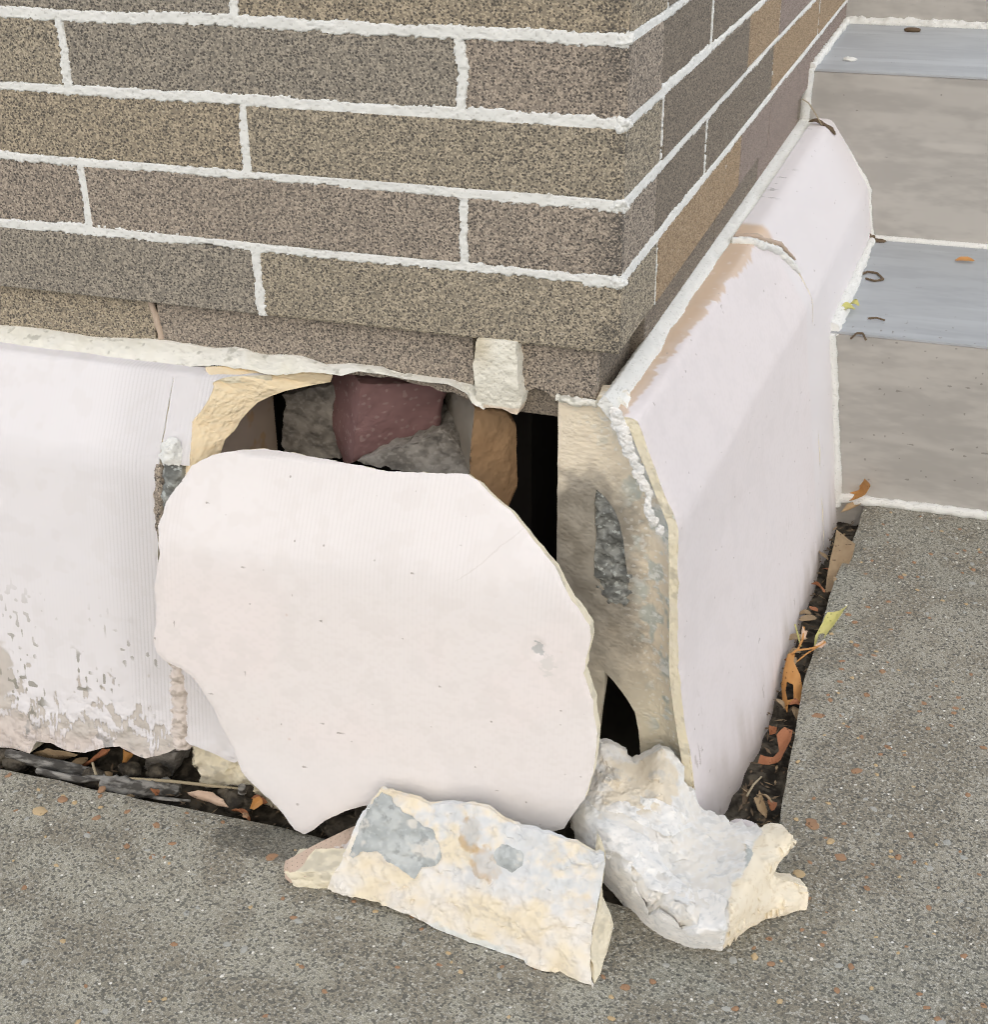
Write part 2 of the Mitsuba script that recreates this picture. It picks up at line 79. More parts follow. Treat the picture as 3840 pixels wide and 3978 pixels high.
"j":[[0.1187,0.0499,-0.665],[0.1225,0.0624,-0.66],[0.1274,0.0761,-0.66]]},"clumps":[[-0.3185,-0.1031,-0.668],[-0.3168,-0.0898,-0.668],[-0.3298,-0.0915,-0.668],[-0.5451,-0.1131,-0.668],[-0.5606,-0.1099,-0.668],[-0.4078,-0.0851,-0.668],[-0.46,-0.1126,-0.668],[-0.4366,-0.0917,-0.668]],
"mortar_block":[[-0.447,-0.06,-0.6979],[-0.4409,-0.062,-0.6828],[-0.4339,-0.064,-0.6676],[-0.4172,-0.064,-0.6598],[-0.4012,-0.064,-0.6551],[-0.4049,-0.062,-0.6683],[-0.4115,-0.06,-0.6895],[-0.4299,-0.06,-0.6959]],
"pebbles":[[0.1814,0.0108,0.0082],[0.2172,0.4688,0.0041],[0.2095,0.0982,0.0057],[0.1655,0.1737,0.007],[0.1799,-0.056,0.0057],[0.2102,-0.0245,0.0057],[0.1727,0.2035,0.0037],[0.1858,0.3115,0.0037],[0.2162,0.2703,0.0041],[-0.4599,-0.1613,0.0057],[-0.4707,-0.1816,0.0082],[0.0737,-0.2224,0.0041],[0.1565,-0.2176,0.0029],[0.0922,-0.2103,0.0029],[-0.3609,-0.1669,0.0049],[-0.3711,-0.199,0.0037],[0.161,-0.1605,0.0037],[0.2332,0.1431,0.0037],[0.256,-0.0097,0.0033],[0.2057,0.2235,0.0037],[-0.2468,-0.1727,0.0066],[-0.2934,-0.1302,0.0037],[0.1994,-0.0071,0.0045],[0.2351,-0.0566,0.0033],[-0.4169,-0.1739,0.0041],[-0.3356,-0.184,0.0037],[-0.4345,-0.1375,0.0049]],
"s_leaf":[0.2333,0.96,-0.4345],
"s_squig":[[0.1087,0.8661,-0.4325],[0.1154,0.8793,-0.4325],[0.1277,0.8763,-0.4325],[0.1379,0.8528,-0.4325],[0.1277,0.8431,-0.4325],[0.1157,0.8505,-0.4325]],
"s_green":[0.1086,0.7081,-0.4345],
"s_dash":[0.1442,0.6998,-0.4345],
"s_curl":[[0.1231,0.6227,-0.4315],[0.1269,0.6417,-0.4315],[0.1339,0.6439,-0.4315],[0.1396,0.6242,-0.4315]],
"s_white":[0.0431,1.1101,-0.209],
"s_dark":[0.106,1.371,-0.209],
"s_corner":[0.1045,1.0267,-0.4345],
"s_brown":[[0.0064,1.0,-0.2777],[0.0159,1.0,-0.275],[0.0268,1.0,-0.2799],[0.0378,1.0,-0.2862],[0.0433,1.0,-0.2928]],
"s_stem":[[-0.0025,0.99,-0.2393],[0.0062,0.99,-0.2437],[0.0155,0.99,-0.2555],[0.0267,0.99,-0.2721]],
"sjoint":[[0.012,0.4509,-0.2597],[0.032,0.4331,-0.2557],[0.05,0.4832,-0.2967],[0.078,0.5393,-0.3455]],
"cam":{"o":[0.25013,-1.01961,0.17886],
"t":[-0.04003,-0.18181,-0.28364],
"u":[-0.13876,0.44134,0.88654],
"fov":37.396}}

# ---------------------------------------------------------------- camera, sky, exposure
T = mi.ScalarTransform4f
scene, labels = {}, {}
C = D['cam']
scene['camera'] = {'type': 'perspective', 'fov': C['fov'], 'fov_axis': 'x', 'near_clip': 0.02, 'far_clip': 200.0,
                   'to_world': T().look_at(origin=C['o'], target=C['t'], up=C['u'])}
scene['sky_light'] = mikit.sky([0.26, -0.82, 0.46], turbidity=3, sun_scale=0.26, sun_angle=40, sun_tint=(.865, .945, 1.15), clouds=lambda d: np.ones(d.shape[:2]),
                               cloud_lit=(2.42, 2.5, 2.67), cloud_dark=(2.2, 2.3, 2.5))
exposure = 2.32

rng = np.random.default_rng(7)
ZG = -0.65                       # pavement level

# the way the fallen pieces face: their outlines are laid out across this direction
FN = np.array([-.28, .84, -.465]); FN /= np.linalg.norm(FN)
FU = np.cross(FN, [0, 0, 1]); FU /= np.linalg.norm(FU); FW = np.cross(FU, FN)

# ---------------------------------------------------------------- materials
def wrap(base, rough=0.85, bump=None, eps=4e-4, spec=0.25):
    b = {'type': 'principled', 'base_color': proc(base) if callable(base) else {'type': 'rgb', 'value': list(base)}, 'roughness': rough, 'specular': spec}
    if bump is not None:
        b = {'type': 'bumpmap', 'tex': proc(bump, eps), 'scale': 2.2, 'bsdf': b}
    return {'type': 'twosided', 'bsdf': b}

def c3(*v): return mi.Color3f(*v)
def band(x, a, b, w): return smoothstep(a - w, a + w, x) * (1 - smoothstep(b - w, b + w, x))
def blob(p, c, r, n, k=0.5):
    d = dr.sqrt(dr.square((p.x - c[0]) / r[0]) + dr.square((p.y - c[1]) / r[1]) + dr.square((p.z - c[2]) / r[2]))
    return 1 - smoothstep(0.8, 1.1, d + (n - 0.5) * k * 2)

def brick_fn(base, dark, light, o):
    lo_, hi_ = tuple(v * .84 for v in base), tuple(v * 1.16 for v in base)
    def fn(p, n, uv):
        x, y, z = p.x + o, p.y + o * 1.7, p.z + 1
        u, a = x + y * .588, noise(x * 880, y * 880, z * 880)
        big = fbm(x * 22, y * 22, z * 22)
        d1, d2, r1 = voronoi(u * 470, z * 470)
        e1, e2, r2 = voronoi(u * 800 + 40, z * 800)
        g = mix(lo_, hi_, big * .5 + r2 * .5)
        c = mix(g, light, smoothstep(.55, .85, r2) * .75)
        c = mix(c, dark, smoothstep(.16, .08, r2) * .55)
        c = mix(c, dark, (1 - smoothstep(.26, .50, d1)) * smoothstep(.60 - (big - .5) * .5, .70 - (big - .5) * .5, r1) * .78)
        ar = smoothstep(-.034, -.002, p.x) * (1 - smoothstep(.002, .012, p.y)) * smoothstep(.42, .60, noise(p.x * 40 + 3, p.y * 40, p.z * 34 + .5))
        c = mix(c, (.06, .058, .056), ar * smoothstep(.35, .6, a) * .75)
        pale = smoothstep(0.82, 0.92, noise(x * 480 + 5, y * 480, z * 480 + 77))
        return mix(c, (.52, .48, .41), pale * 0.5)
    return fn
def grain_bump(h, f):
    def fn(p, n, uv): return (noise(p.x * f, p.y * f, p.z * f) * 0.6 + noise(p.x * f * .45, p.y * f * .45, p.z * f * .45)) * h
    return fn
rough_brick = grain_bump(0.0003, 700)
DK = (.045, .043, .042)
scene['mat_brick_grey'] = wrap(brick_fn((.255, .228, .180), DK, (.50, .435, .33), .0), bump=rough_brick)
scene['mat_brick_slate'] = wrap(brick_fn((.232, .213, .182), DK, (.43, .385, .315), .37), bump=rough_brick)
scene['mat_brick_warm'] = wrap(brick_fn((.262, .228, .175), DK, (.51, .435, .32), .71), bump=rough_brick)
scene['mat_brick_mauve'] = wrap(brick_fn((.252, .220, .186), DK, (.48, .41, .335), 1.13), bump=rough_brick)
scene['mat_brick_tan'] = wrap(brick_fn((.30, .222, .145), (.14, .10, .065), (.42, .33, .23), 1.51), bump=rough_brick)
scene['mat_brick_rust'] = wrap(brick_fn((.24, .135, .075), DK, (.40, .25, .14), 1.9), bump=rough_brick)
scene['mat_brick_side'] = wrap(brick_fn((.185, .160, .132), (.075, .066, .058), (.27, .235, .19), 2.3), bump=rough_brick)
scene['mat_brick_side_rose'] = wrap(brick_fn((.25, .205, .182), (.12, .10, .09), (.33, .275, .245), 2.9), bump=rough_brick)

def mortar_col(p, n, uv):
    b = fbm(p.x * 60, p.y * 60, p.z * 60)
    s = smoothstep(0.70, 0.86, noise(p.x * 480, p.y * 480, p.z * 480))
    return mix(mix((.75, .765, .75), (.66, .68, .665), b), (.42, .42, .40), s * 0.45)
scene['mat_mortar'] = wrap(mortar_col, bump=grain_bump(0.00035, 500))
def bead_col(p, n, uv):
    b = fbm(p.x * 70, p.y * 70, p.z * 70)
    s = smoothstep(0.60, 0.75, fbm(p.x * 130 + 4, p.y * 130, p.z * 130))
    c = mix((.78, .78, .74), (.70, .69, .60), b)
    return mix(c, (.30, .30, .25), s * 0.55)
scene['mat_bead'] = wrap(bead_col, bump=lambda p, n, uv: fbm(p.x * 260, p.y * 260, p.z * 260) * .0016 + noise(p.x * 520, p.y * 520, p.z * 520) * .0004)
def stick_col(p, n, uv):
    y = smoothstep(-.262, -.236, p.z) * (1 - smoothstep(-.112, -.095, p.x))
    sp = smoothstep(0.72, 0.85, noise(p.x * 500, p.y * 500, p.z * 500))
    c = mix((.74, .73, .65), (.52, .46, .33), y * 0.75)
    b = band(p.z, -.2945, -.2885, .0012)
    c = mix(c, (.66, .54, .42), b * 0.8)
    return mix(c, (.25, .24, .2), sp * 0.35)
scene['mat_mortar_block'] = wrap(stick_col, bump=grain_bump(0.0006, 480))

def specks(p, f, t):
    return smoothstep(t, t + .05, noise(p.x * f, p.y * f, p.z * f))
def left_wear(p):
    x, z = p.x, p.z
    col = .5 + .5 * dr.sin(x * (6.28318 / .0037))                     # wear follows the ribs
    fine, mid, broad = fbm(x * 150, z * 110, 3.0), fbm(x * 60 + 3, z * 50, 1.0), fbm(x * 24 + 8, z * 20, 5.0)
    low = smoothstep(-.545, -.635, z)
    leftish = 1 - smoothstep(-.56, -.50, x)
    w = smoothstep(.545, .585, fine * .42 + mid * .33 + broad * .25 + (low - .62) * .20 + leftish * .05 + (col - .5) * .07 * low)
    w = w * smoothstep(-.52, -.56, z + (broad - .5) * .06)
    w = dr.maximum(w, blob(p, (-.556, -.10, -.582), (.016, .1, .030), mid, .8))
    w = dr.maximum(w, blob(p, (-.425, -.10, -.622), (.013, .1, .012), fine * .5 + mid * .5, .9))
    return w * (1 - smoothstep(-.3735, -.371, x)), fine, broad
def paint_left(p, n, uv):
    x, z = p.x, p.z
    c = mix((.735, .722, .738), (.70, .695, .72), fbm(x * 9, p.y * 9, z * 9))
    gr = smoothstep(.1, .9, dr.sin(x * (6.28318 / .0037))) * (.12 + .88 * smoothstep(-.46, -.395, x)) * smoothstep(.30, .55, fbm(x * 16, z * 5, 4.))
    c = mix(c, (.56, .55, .555), gr * .42 * smoothstep(-.63, -.58, z))
    c = mix(c, (.66, .645, .65), smoothstep(.52, .68, fbm(x * 70, z * 70, 9.)) * .35)
    w, fine, broad = left_wear(p)
    c = mix(c, mix((.52, .47, .405), (.44, .40, .345), fine), w * .75)
    sp = smoothstep(.74, .80, noise(x * 260, z * 170, 2.0)) * smoothstep(.45, .62, fbm(x * 34, z * 34, 4.0)) * smoothstep(-.46, -.56, z) * (1 - smoothstep(-.3735, -.371, x))
    c = mix(c, (.26, .25, .21), sp * .8)
    green = blob(p, (-.575, -.10, -.605), (.012, .1, .012), fbm(x * 120, z * 120))
    c = mix(c, (.22, .30, .22), green * .7)
    rim = smoothstep(-.612, -.634, z + (broad - .5) * .03)
    c = mix(c, (.66, .58, .54), rim * .6)
    bl = smoothstep(.62, .70, fbm(x * 90 + 7, z * 90)) * rim
    return mix(c, (.20, .21, .21), bl * .7)
def ribs_left(p, n, uv):
    m = smoothstep(.42, .58, fbm(p.x * 14, p.z * 5)) * .18 + smoothstep(-.455, -.39, p.x)
    m = m * smoothstep(-.63, -.55, p.z)
    lowrough = smoothstep(-.55, -.63, p.z)
    worn = left_wear(p)[0]
    return -worn * .00055 + dr.sin(p.x * (6.28318 / .0037)) * .00024 * m + noise(p.x * 450, p.y * 450, p.z * 450) * .00015 + fbm(p.x * 110, p.y * 110, p.z * 110) * .0022 * lowrough + fbm(p.x * 25, p.y * 25, p.z * 25) * .0005
scene['mat_filler'] = wrap(lambda p, n, uv: mix(mix((.68, .62, .585), (.60, .54, .49), fbm(p.x * 80, p.y * 80, p.z * 80)), (.40, .355, .31), smoothstep(.54, .70, fbm(p.x * 190, p.y * 190, p.z * 150)) * .8), .9, grain_bump(.0009, 350))
scene['mat_paint_left'] = wrap(paint_left, .62, ribs_left, spec=.35)
def paint_slab(p, n, uv):
    x, z = p.x, p.z
    c = mix((.745, .715, .705), (.757, .712, .702), smoothstep(.42, .62, fbm(x * 11, z * 11, 2.0)))
    c = mix(c, (.66, .625, .61), smoothstep(.45, .75, noise(x * 330, p.y * 330, z * 330)) * .22)
    up = smoothstep(-.45, -.38, z)
    c = mix(c, (.735, .715, .715), up * .7)
    gr = smoothstep(.1, .9, dr.sin(x * (6.28318 / .0036))) * (.25 + .75 * up) * smoothstep(.36, .56, fbm(x * 16, z * 9, 4.))
    c = mix(c, (.60, .575, .565), gr * .20)
    sm = fbm(x * 70, z * 70, 9.)
    c = mix(c, (.68, .65, .635), smoothstep(.52, .68, sm) * .35)
    c = mix(c, (.74, .73, .735), (1 - smoothstep(-.60, -.54, z)) * .6)
    sp = specks(p, 160, .935)
    c = mix(c, (.25, .22, .20), sp * .65)
    nn = fbm(x * 300, p.y * 300, z * 300)
    c = mix(c, (.40, .42, .42), blob(p, (-.0326, -.102, -.443), (.0045, .02, .0075), nn, .9) * .75)
    c = mix(c, (.60, .59, .57), blob(p, (-.025, -.102, -.456), (.006, .02, .008), nn, 1.0) * .5)
    t_ = dr.abs((x + .0974) * .64 - (z + .3919) * .767 + (fbm(x * 60, z * 60) - .5) * .006)
    c = mix(c, (.56, .53, .51), (1 - smoothstep(.0003, .0008, t_)) * band(x, -.10, -.048, .006) * .35)
    rust = specks(p, 70, .957)
    return mix(c, (.45, .22, .12), rust * .6)
def ribs_slab(p, n, uv):
    m = .10 + .9 * smoothstep(-.425, -.39, p.z) * (.35 + .65 * smoothstep(.40, .60, fbm(p.x * 18, p.z * 10)))
    w = dr.sin(p.x * (6.28318 / .0036)) * .5
    return w * .00018 * m + noise(p.x * 480, p.y * 480, p.z * 480) * .00013 + fbm(p.x * 30, p.y * 30, p.z * 30) * .0003
scene['mat_paint_slab'] = wrap(paint_slab, .62, ribs_slab, spec=.35)
def paint_side(p, n, uv):
    x, y, z = p.x, p.y, p.z
    c = mix((.74, .70, .71), (.71, .68, .695), fbm(x * 10, y * 5, z * 10))
    c = mix(c, (.64, .605, .61), smoothstep(.45, .75, noise(x * 330, y * 330, z * 330)) * .18)
    c = mix(c, (.66, .63, .64), smoothstep(.52, .68, fbm(y * 50, z * 60, 9.)) * .3)
    far = smoothstep(.50, .52, y)
    c = mix(c, mix((.72, .705, .725), (.70, .675, .69), fbm(y * 9, z * 9)), far)
    rag = fbm(y * 55, z * 20, 2.0) - .5
    edge = .0085 + .052 * y + rag * .018
    tan = (1 - smoothstep(edge, edge + .0015, x)) * (1 - far) * (1 - smoothstep(-.305, -.295, -z - .6 + .6)) if False else (1 - smoothstep(edge, edge + .0035, x)) * (1 - far)
    tan = tan * smoothstep(-.335, -.325, z)
    tc = mix((.56, .445, .345), (.62, .47, .335), fbm(y * 16, z * 60, x * 60))
    tan = tan * (.80 + .20 * smoothstep(.0, -.010, x - edge)) * smoothstep(.15, .55, fbm(y * 90, x * 120, 4.0) + .25)
    c = mix(c, tc, tan)
    dirt = smoothstep(-.60, -.685, z + rag * .06) * .55
    c = mix(c, (.40, .35, .30), dirt)
    sp = specks(p, 170, .93)
    c = mix(c, (.30, .27, .26), sp * .6)
    sc = smoothstep(.84, .92, noise(y * 60, z * 22, 5.0)) * smoothstep(.55, .75, noise(y * 300, z * 120, 1.)) * smoothstep(-.52, -.60, z)
    c = mix(c, (.34, .30, .28), sc * .5)
    led = smoothstep(.66, .74, fbm(y * 120, x * 70, 8.0)) * far * (1 - smoothstep(.016, .034, x)) * smoothstep(.45, .55, noise(y * 14, 3.0))
    return mix(c, (.25, .25, .25), led * .5)
def bump_side(p, n, uv):
    return noise(p.x * 450, p.y * 450, p.z * 450) * .00015 + fbm(p.x * 26, p.y * 14, p.z * 16) * .0011 + dr.sin((p.y + p.z * .35) * (6.28318 / .0042)) * .00005 * smoothstep(-.50, -.40, p.z)
scene['mat_paint_side'] = wrap(paint_side, .62, bump_side, spec=.35)

def clay_col(p, n, uv):
    b = fbm(p.x * 45, p.y * 45, p.z * 45)
    g = noise(p.x * 330, p.y * 330, p.z * 330)
    return mix(mix((.78, .665, .455), (.76, .60, .385), b), (.80, .73, .56), g * .5)
clay_bump = lambda p, n, uv: fbm(p.x * 230, p.y * 230, p.z * 230) * .0012 + noise(p.x * 520, p.y * 520, p.z * 520) * .0004
scene['mat_clay_yellow'] = wrap(clay_col, .9, clay_bump)
def clay_pale_col(p, n, uv):
    b = fbm(p.x * 55, p.y * 55, p.z * 55)
    d = smoothstep(.55, .68, fbm(p.x * 80 + 3, p.y * 80, p.z * 80))
    return mix(mix((.76, .70, .52), (.70, .66, .55), b), (.42, .40, .33), d * .5)
scene['mat_clay_pale'] = wrap(clay_pale_col, .9, clay_bump)
def clay_inner_col(p, n, uv):
    b = fbm(p.x * 30, p.y * 30, p.z * 30)
    s = smoothstep(.60, .72, fbm(p.x * 60 + 2, p.y * 60, p.z * 60))
    return mix(mix((.50, .40, .31), (.44, .36, .30), b), (.45, .28, .13), s * .6)
scene['mat_clay_inner'] = wrap(clay_inner_col, .8, grain_bump(.0003, 300))

# the web inside the corner block: tan clay, soot and moss in the middle, lime crust along the outer edge
def web_col(p, n, uv):
    x, z = p.x, p.z
    n1, n2 = fbm(x * 60, p.y * 60, z * 45), fbm(x * 140 + 3, p.y * 140, z * 140)
    c = mix((.72, .64, .51), (.77, .71, .58), n1)
    lower = smoothstep(-.50, -.58, z)
    c = mix(c, mix((.62, .59, .48), (.70, .645, .50), n1), lower)
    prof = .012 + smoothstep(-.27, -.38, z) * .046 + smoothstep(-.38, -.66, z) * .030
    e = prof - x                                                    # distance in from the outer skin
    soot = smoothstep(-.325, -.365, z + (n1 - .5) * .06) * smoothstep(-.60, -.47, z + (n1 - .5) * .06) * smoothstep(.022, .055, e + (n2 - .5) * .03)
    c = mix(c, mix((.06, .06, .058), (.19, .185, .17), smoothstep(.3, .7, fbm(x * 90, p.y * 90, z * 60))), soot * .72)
    moss = smoothstep(.50, .60, n1) * band(e, .008, .045, .008) * smoothstep(-.29, -.33, z)
    c = mix(c, mix((.36, .41, .39), (.50, .55, .52), n2), moss * .8)
    nl = n2 * .6 + n1 * .4
    lime = smoothstep(.36, .46, nl) * (1 - smoothstep(.012, .034, e + (n1 - .5) * .02)) * smoothstep(-.42, -.37, z + (n1 - .5) * .1)
    lime = dr.maximum(lime, smoothstep(.56, .62, nl) * (1 - smoothstep(.015, .06, e)) * .85)
    lime = dr.maximum(lime, smoothstep(.70, .80, noise(x * 330, p.y * 330, z * 330)) * smoothstep(.07, .02, e) * .6)
    c = mix(c, mix((.80, .82, .80), (.56, .61, .60), smoothstep(.52, .72, fbm(x * 200, z * 200, 7.))), lime * .95)
    yellow = (1 - smoothstep(.004, .022, e + (n1 - .5) * .02)) * smoothstep(-.42, -.48, z) * .7
    return mix(c, (.60, .50, .31), yellow * (1 - lime))
scene['mat_web'] = wrap(web_col, .85, lambda p, n, uv: fbm(p.x * 150, p.y * 150, p.z * 150) * .0006 + noise(p.x * 460, p.y * 460, p.z * 460) * .0004)
def lump_col(p, n, uv):
    a = fbm(p.x * 140, p.y * 140, p.z * 140)
    return mix(mix((.13, .137, .132), (.30, .315, .305), smoothstep(.3, .7, a)), (.48, .52, .51), smoothstep(.58, .70, fbm(p.x * 230, p.y * 230, p.z * 230)) * .75)
scene['mat_mortar_lump'] = wrap(lump_col, .95, grain_bump(.0012, 380))

def rubble_col(p, n, uv):
    a, b = fbm(p.x * 50, p.y * 50, p.z * 50, 4), fbm(p.x * 140 + 5, p.y * 140, p.z * 140)
    c = mix((.17, .16, .145), (.31, .295, .27), smoothstep(.3, .7, a))
    c = mix(c, (.38, .365, .34), smoothstep(.5, .75, noise(p.x * 400, p.y * 400, p.z * 400)) * .4)
    return mix(c, (.08, .075, .068), smoothstep(.50, .75, b) * .5)
scene['mat_rubble'] = wrap(rubble_col, .95, lambda p, n, uv: fbm(p.x * 110, p.y * 110, p.z * 110, 4) * .0045)
def maroon_col(p, n, uv):
    a = fbm(p.x * 70, p.y * 70, p.z * 70)
    return mix(mix((.175, .098, .098), (.24, .145, .145), a), (.42, .34, .32), smoothstep(.70, .85, noise(p.x * 260, p.y * 260, p.z * 260)) * .3)
scene['mat_maroon'] = wrap(maroon_col, .85, grain_bump(.0004, 420))
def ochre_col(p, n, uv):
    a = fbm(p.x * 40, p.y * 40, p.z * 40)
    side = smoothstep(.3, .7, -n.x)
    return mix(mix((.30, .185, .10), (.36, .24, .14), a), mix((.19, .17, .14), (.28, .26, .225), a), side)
scene['mat_ochre'] = wrap(ochre_col, .9, grain_bump(.0006, 400))
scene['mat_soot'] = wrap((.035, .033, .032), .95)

def frag_col(p, n, uv):
    n1, n2 = fbm(p.x * 42, p.y * 42, p.z * 42), fbm(p.x * 120 + 2, p.y * 120, p.z * 120)
    c = mix((.75, .675, .52), (.76, .72, .64), smoothstep(.3, .7, n1))
    up = smoothstep(-.622, -.588, p.z + (n1 - .5) * .02)
    c = mix(c, (.72, .72, .73), smoothstep(.36, .66, n1 * .6 + n2 * .4) * (.25 + .6 * up))
    sand = smoothstep(.56, .66, fbm(p.x * 60 + 11, p.y * 60, p.z * 60)) * (.4 + .4 * up)
    c = mix(c, (.62, .53, .40), sand * .45)
    for ct, r in (((-.068, -.165, -.583), (.010, .06, .012)), ((-.050, -.17, -.594), (.016, .06, .009))):
        c = mix(c, (.50, .36, .20), blob(p, ct, r, n2, .6) * .75)
    c = mix(c, (.50, .47, .41), smoothstep(.56, .76, fbm(p.x * 190, p.y * 190, p.z * 190)) * .35)
    rim = blob(p, (-.06, -.214, -.655), (.075, .02, .011), n2, .5)
    c = mix(c, mix((.66, .68, .70), (.52, .56, .57), n2), smoothstep(.48, .66, n1 * .55 + n2 * .45 + .06 * up) * (.12 + .6 * up))
    return mix(c, (.62, .67, .68), rim * .7)
scene['mat_fragment'] = wrap(frag_col, .9, lambda p, n, uv: fbm(p.x * 75, p.y * 75, p.z * 75, 4) * .0030 + noise(p.x * 430, p.y * 430, p.z * 430) * .0005)
def lump2_col(p, n, uv):
    n1, n2, n3 = fbm(p.x * 45, p.y * 45, p.z * 45), fbm(p.x * 130 + 2, p.y * 130, p.z * 130), fbm(p.x * 260 + 5, p.y * 260, p.z * 260)
    c = mix((.75, .73, .68), (.68, .665, .63), smoothstep(.35, .65, n1))
    c = mix(c, (.75, .76, .755), smoothstep(.42, .64, n2 * .6 + n3 * .4) * .85)
    c = mix(c, mix((.62, .55, .43), (.70, .64, .52), n3), blob(p, (.050, -.06, -.580), (.040, .035, .020), n1 * .5 + n2 * .5, .6) * .85)
    c = mix(c, (.56, .44, .28), blob(p, (.128, -.08, -.598), (.020, .04, .008), n2, .8) * .75)
    c = mix(c, (.50, .505, .49), smoothstep(.52, .74, n2) * .5)
    u = p.x * FU[0] + p.y * FU[1] + p.z * FU[2]; w = p.x * FW[0] + p.y * FW[1] + p.z * FW[2]
    E = D['p2edge']; ue = mi.Float(E[0][0])
    for (u0, w0), (u1, w1) in zip(E[:-1], E[1:]):
        ue = dr.select(w < w0, u0 + (u1 - u0) * dr.clip((w0 - w) / (w0 - w1), 0, 1), ue)
    ue = dr.select(w > E[0][1], E[0][0] + (w - E[0][1]) * .62, ue)
    c = mix(c, (.36, .40, .395), blob(p, (.149, -.09, -.600), (.010, .04, .013), n2, .7) * .85)
    br = smoothstep(-.001, .001, u - ue + (n2 - .5) * .004)               # clean broken face at the right end
    return mix(c, mix(mix((.78, .70, .54), (.80, .75, .63), n1), (.66, .57, .42), smoothstep(.56, .70, n3) * .5), br)
def crust_col(p, n, uv):
    n1, n2 = fbm(p.x * 70, p.y * 70, p.z * 70), fbm(p.x * 230 + 2, p.y * 230, p.z * 230)
    c = mix((.79, .785, .765), (.72, .73, .725), smoothstep(.35, .65, n1))
    return mix(c, (.52, .55, .56), smoothstep(.52, .76, n2) * .5)
scene['mat_crust'] = wrap(crust_col, .95, lambda p, n, uv: fbm(p.x * 190, p.y * 190, p.z * 190) * .0016 + noise(p.x * 480, p.y * 480, p.z * 480) * .0004)
def patch_col(p, n, uv):
    n1, n2 = fbm(p.x * 60, p.y * 60, p.z * 60), fbm(p.x * 240 + 2, p.y * 240, p.z * 240)
    c = mix((.50, .53, .525), (.38, .41, .41), smoothstep(.35, .65, n1))
    c = mix(c, (.68, .655, .60), smoothstep(.56, .70, fbm(p.x * 85 + 4, p.y * 85, p.z * 85)) * .75)
    return mix(mix(c, (.52, .55, .55), smoothstep(.56, .70, n2) * .6), (.24, .26, .26), smoothstep(.58, .75, fbm(p.x * 150 + 9, p.y * 150, p.z * 150)) * .6)
scene['mat_mortar_patch'] = wrap(patch_col, .95, lambda p, n, uv: fbm(p.x * 190, p.y * 190, p.z * 190) * .0016 + noise(p.x * 480, p.y * 480, p.z * 480) * .0004)
scene['mat_fragment_white'] = wrap(lump2_col, .92, lambda p, n, uv: fbm(p.x * 80, p.y * 80, p.z * 80, 4) * .0036 + noise(p.x * 430, p.y * 430, p.z * 430) * .0006)
def pink_col(p, n, uv):
    c = mix((.54, .42, .335), (.60, .48, .39), fbm(p.x * 60, p.y * 60, p.z * 60))
    dots = dr.sin(p.x * (6.28318 / .0046)) * dr.sin(p.y * (6.28318 / .0090))
    c = mix(c, (.22, .17, .13), smoothstep(.86, .95, dots) * .8)
    return mix(c, (.70, .70, .70), blob(p, (-.184, -.175, -.63), (.006, .02, .02), noise(p.x * 300, p.y * 300), .9) * .7)
scene['mat_pink_clay'] = wrap(pink_col, .85, lambda p, n, uv: dr.sin(p.x * (6.28318 / .0046)) * .00022 + noise(p.x * 400, p.y * 400, p.z * 400) * .0004)

def pave_col(p, n, uv):
    x, y = p.x, p.y
    d1, d2, r1 = voronoi(x * 560 + fbm(x * 300, y * 300) * .8, y * 560)
    e1, e2, r2 = voronoi(x * 240 + 9, y * 240)
    big = fbm(x * 9, y * 9, 2.0)
    c = mix((.345, .342, .290), (.41, .40, .335), big)
    c = mix(c, mix((.295, .303, .262), (.43, .41, .335), smoothstep(.35, .65, fbm(x * 3.2 + 4, y * 3.2, 8.0))), .55)
    c = mix(c, (.34, .315, .26), smoothstep(.145, .20, x) * smoothstep(-.35, .0, y) * .5)
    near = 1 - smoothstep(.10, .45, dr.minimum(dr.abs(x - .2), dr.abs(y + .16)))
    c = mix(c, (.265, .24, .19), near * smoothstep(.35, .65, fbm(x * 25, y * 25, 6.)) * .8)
    c = mix(c, (.095, .097, .088), (1 - smoothstep(.04, .34, d2 - d1)) * .52)
    c = mix(c, (.105, .107, .098), smoothstep(.30, .12, r1) * .75)
    c = mix(c, (.47, .465, .42), smoothstep(.66, .95, r1) * smoothstep(.02, .2, d2 - d1) * .75)
    c = mix(c, (.74, .73, .68), smoothstep(.985, .990, r2) * (1 - smoothstep(.22, .30, e1)))
    c = mix(c, (.08, .082, .08), smoothstep(.035, .025, r2) * (1 - smoothstep(.25, .40, e1)) * .8)
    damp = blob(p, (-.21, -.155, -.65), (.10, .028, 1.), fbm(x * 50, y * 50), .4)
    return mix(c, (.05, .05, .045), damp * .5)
def pave_bump(p, n, uv): return noise(p.x * 560, p.y * 560) * .0011 + noise(p.x * 250, p.y * 250) * .0010 + fbm(p.x * 18, p.y * 18) * .002
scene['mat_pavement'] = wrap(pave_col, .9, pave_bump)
def soil_col(p, n, uv):
    a = fbm(p.x * 120, p.y * 120, p.z * 120, 4)
    return mix((.035, .031, .026), (.12, .105, .082), smoothstep(.35, .7, a))
scene['mat_soil'] = wrap(soil_col, 1.0, lambda p, n, uv: fbm(p.x * 150, p.y * 150, p.z * 150, 4) * .006)
scene['mat_ground'] = wrap(lambda p, n, uv: mix((.10, .09, .07), (.16, .15, .12), fbm(p.x * 3, p.y * 3)), 1.0)

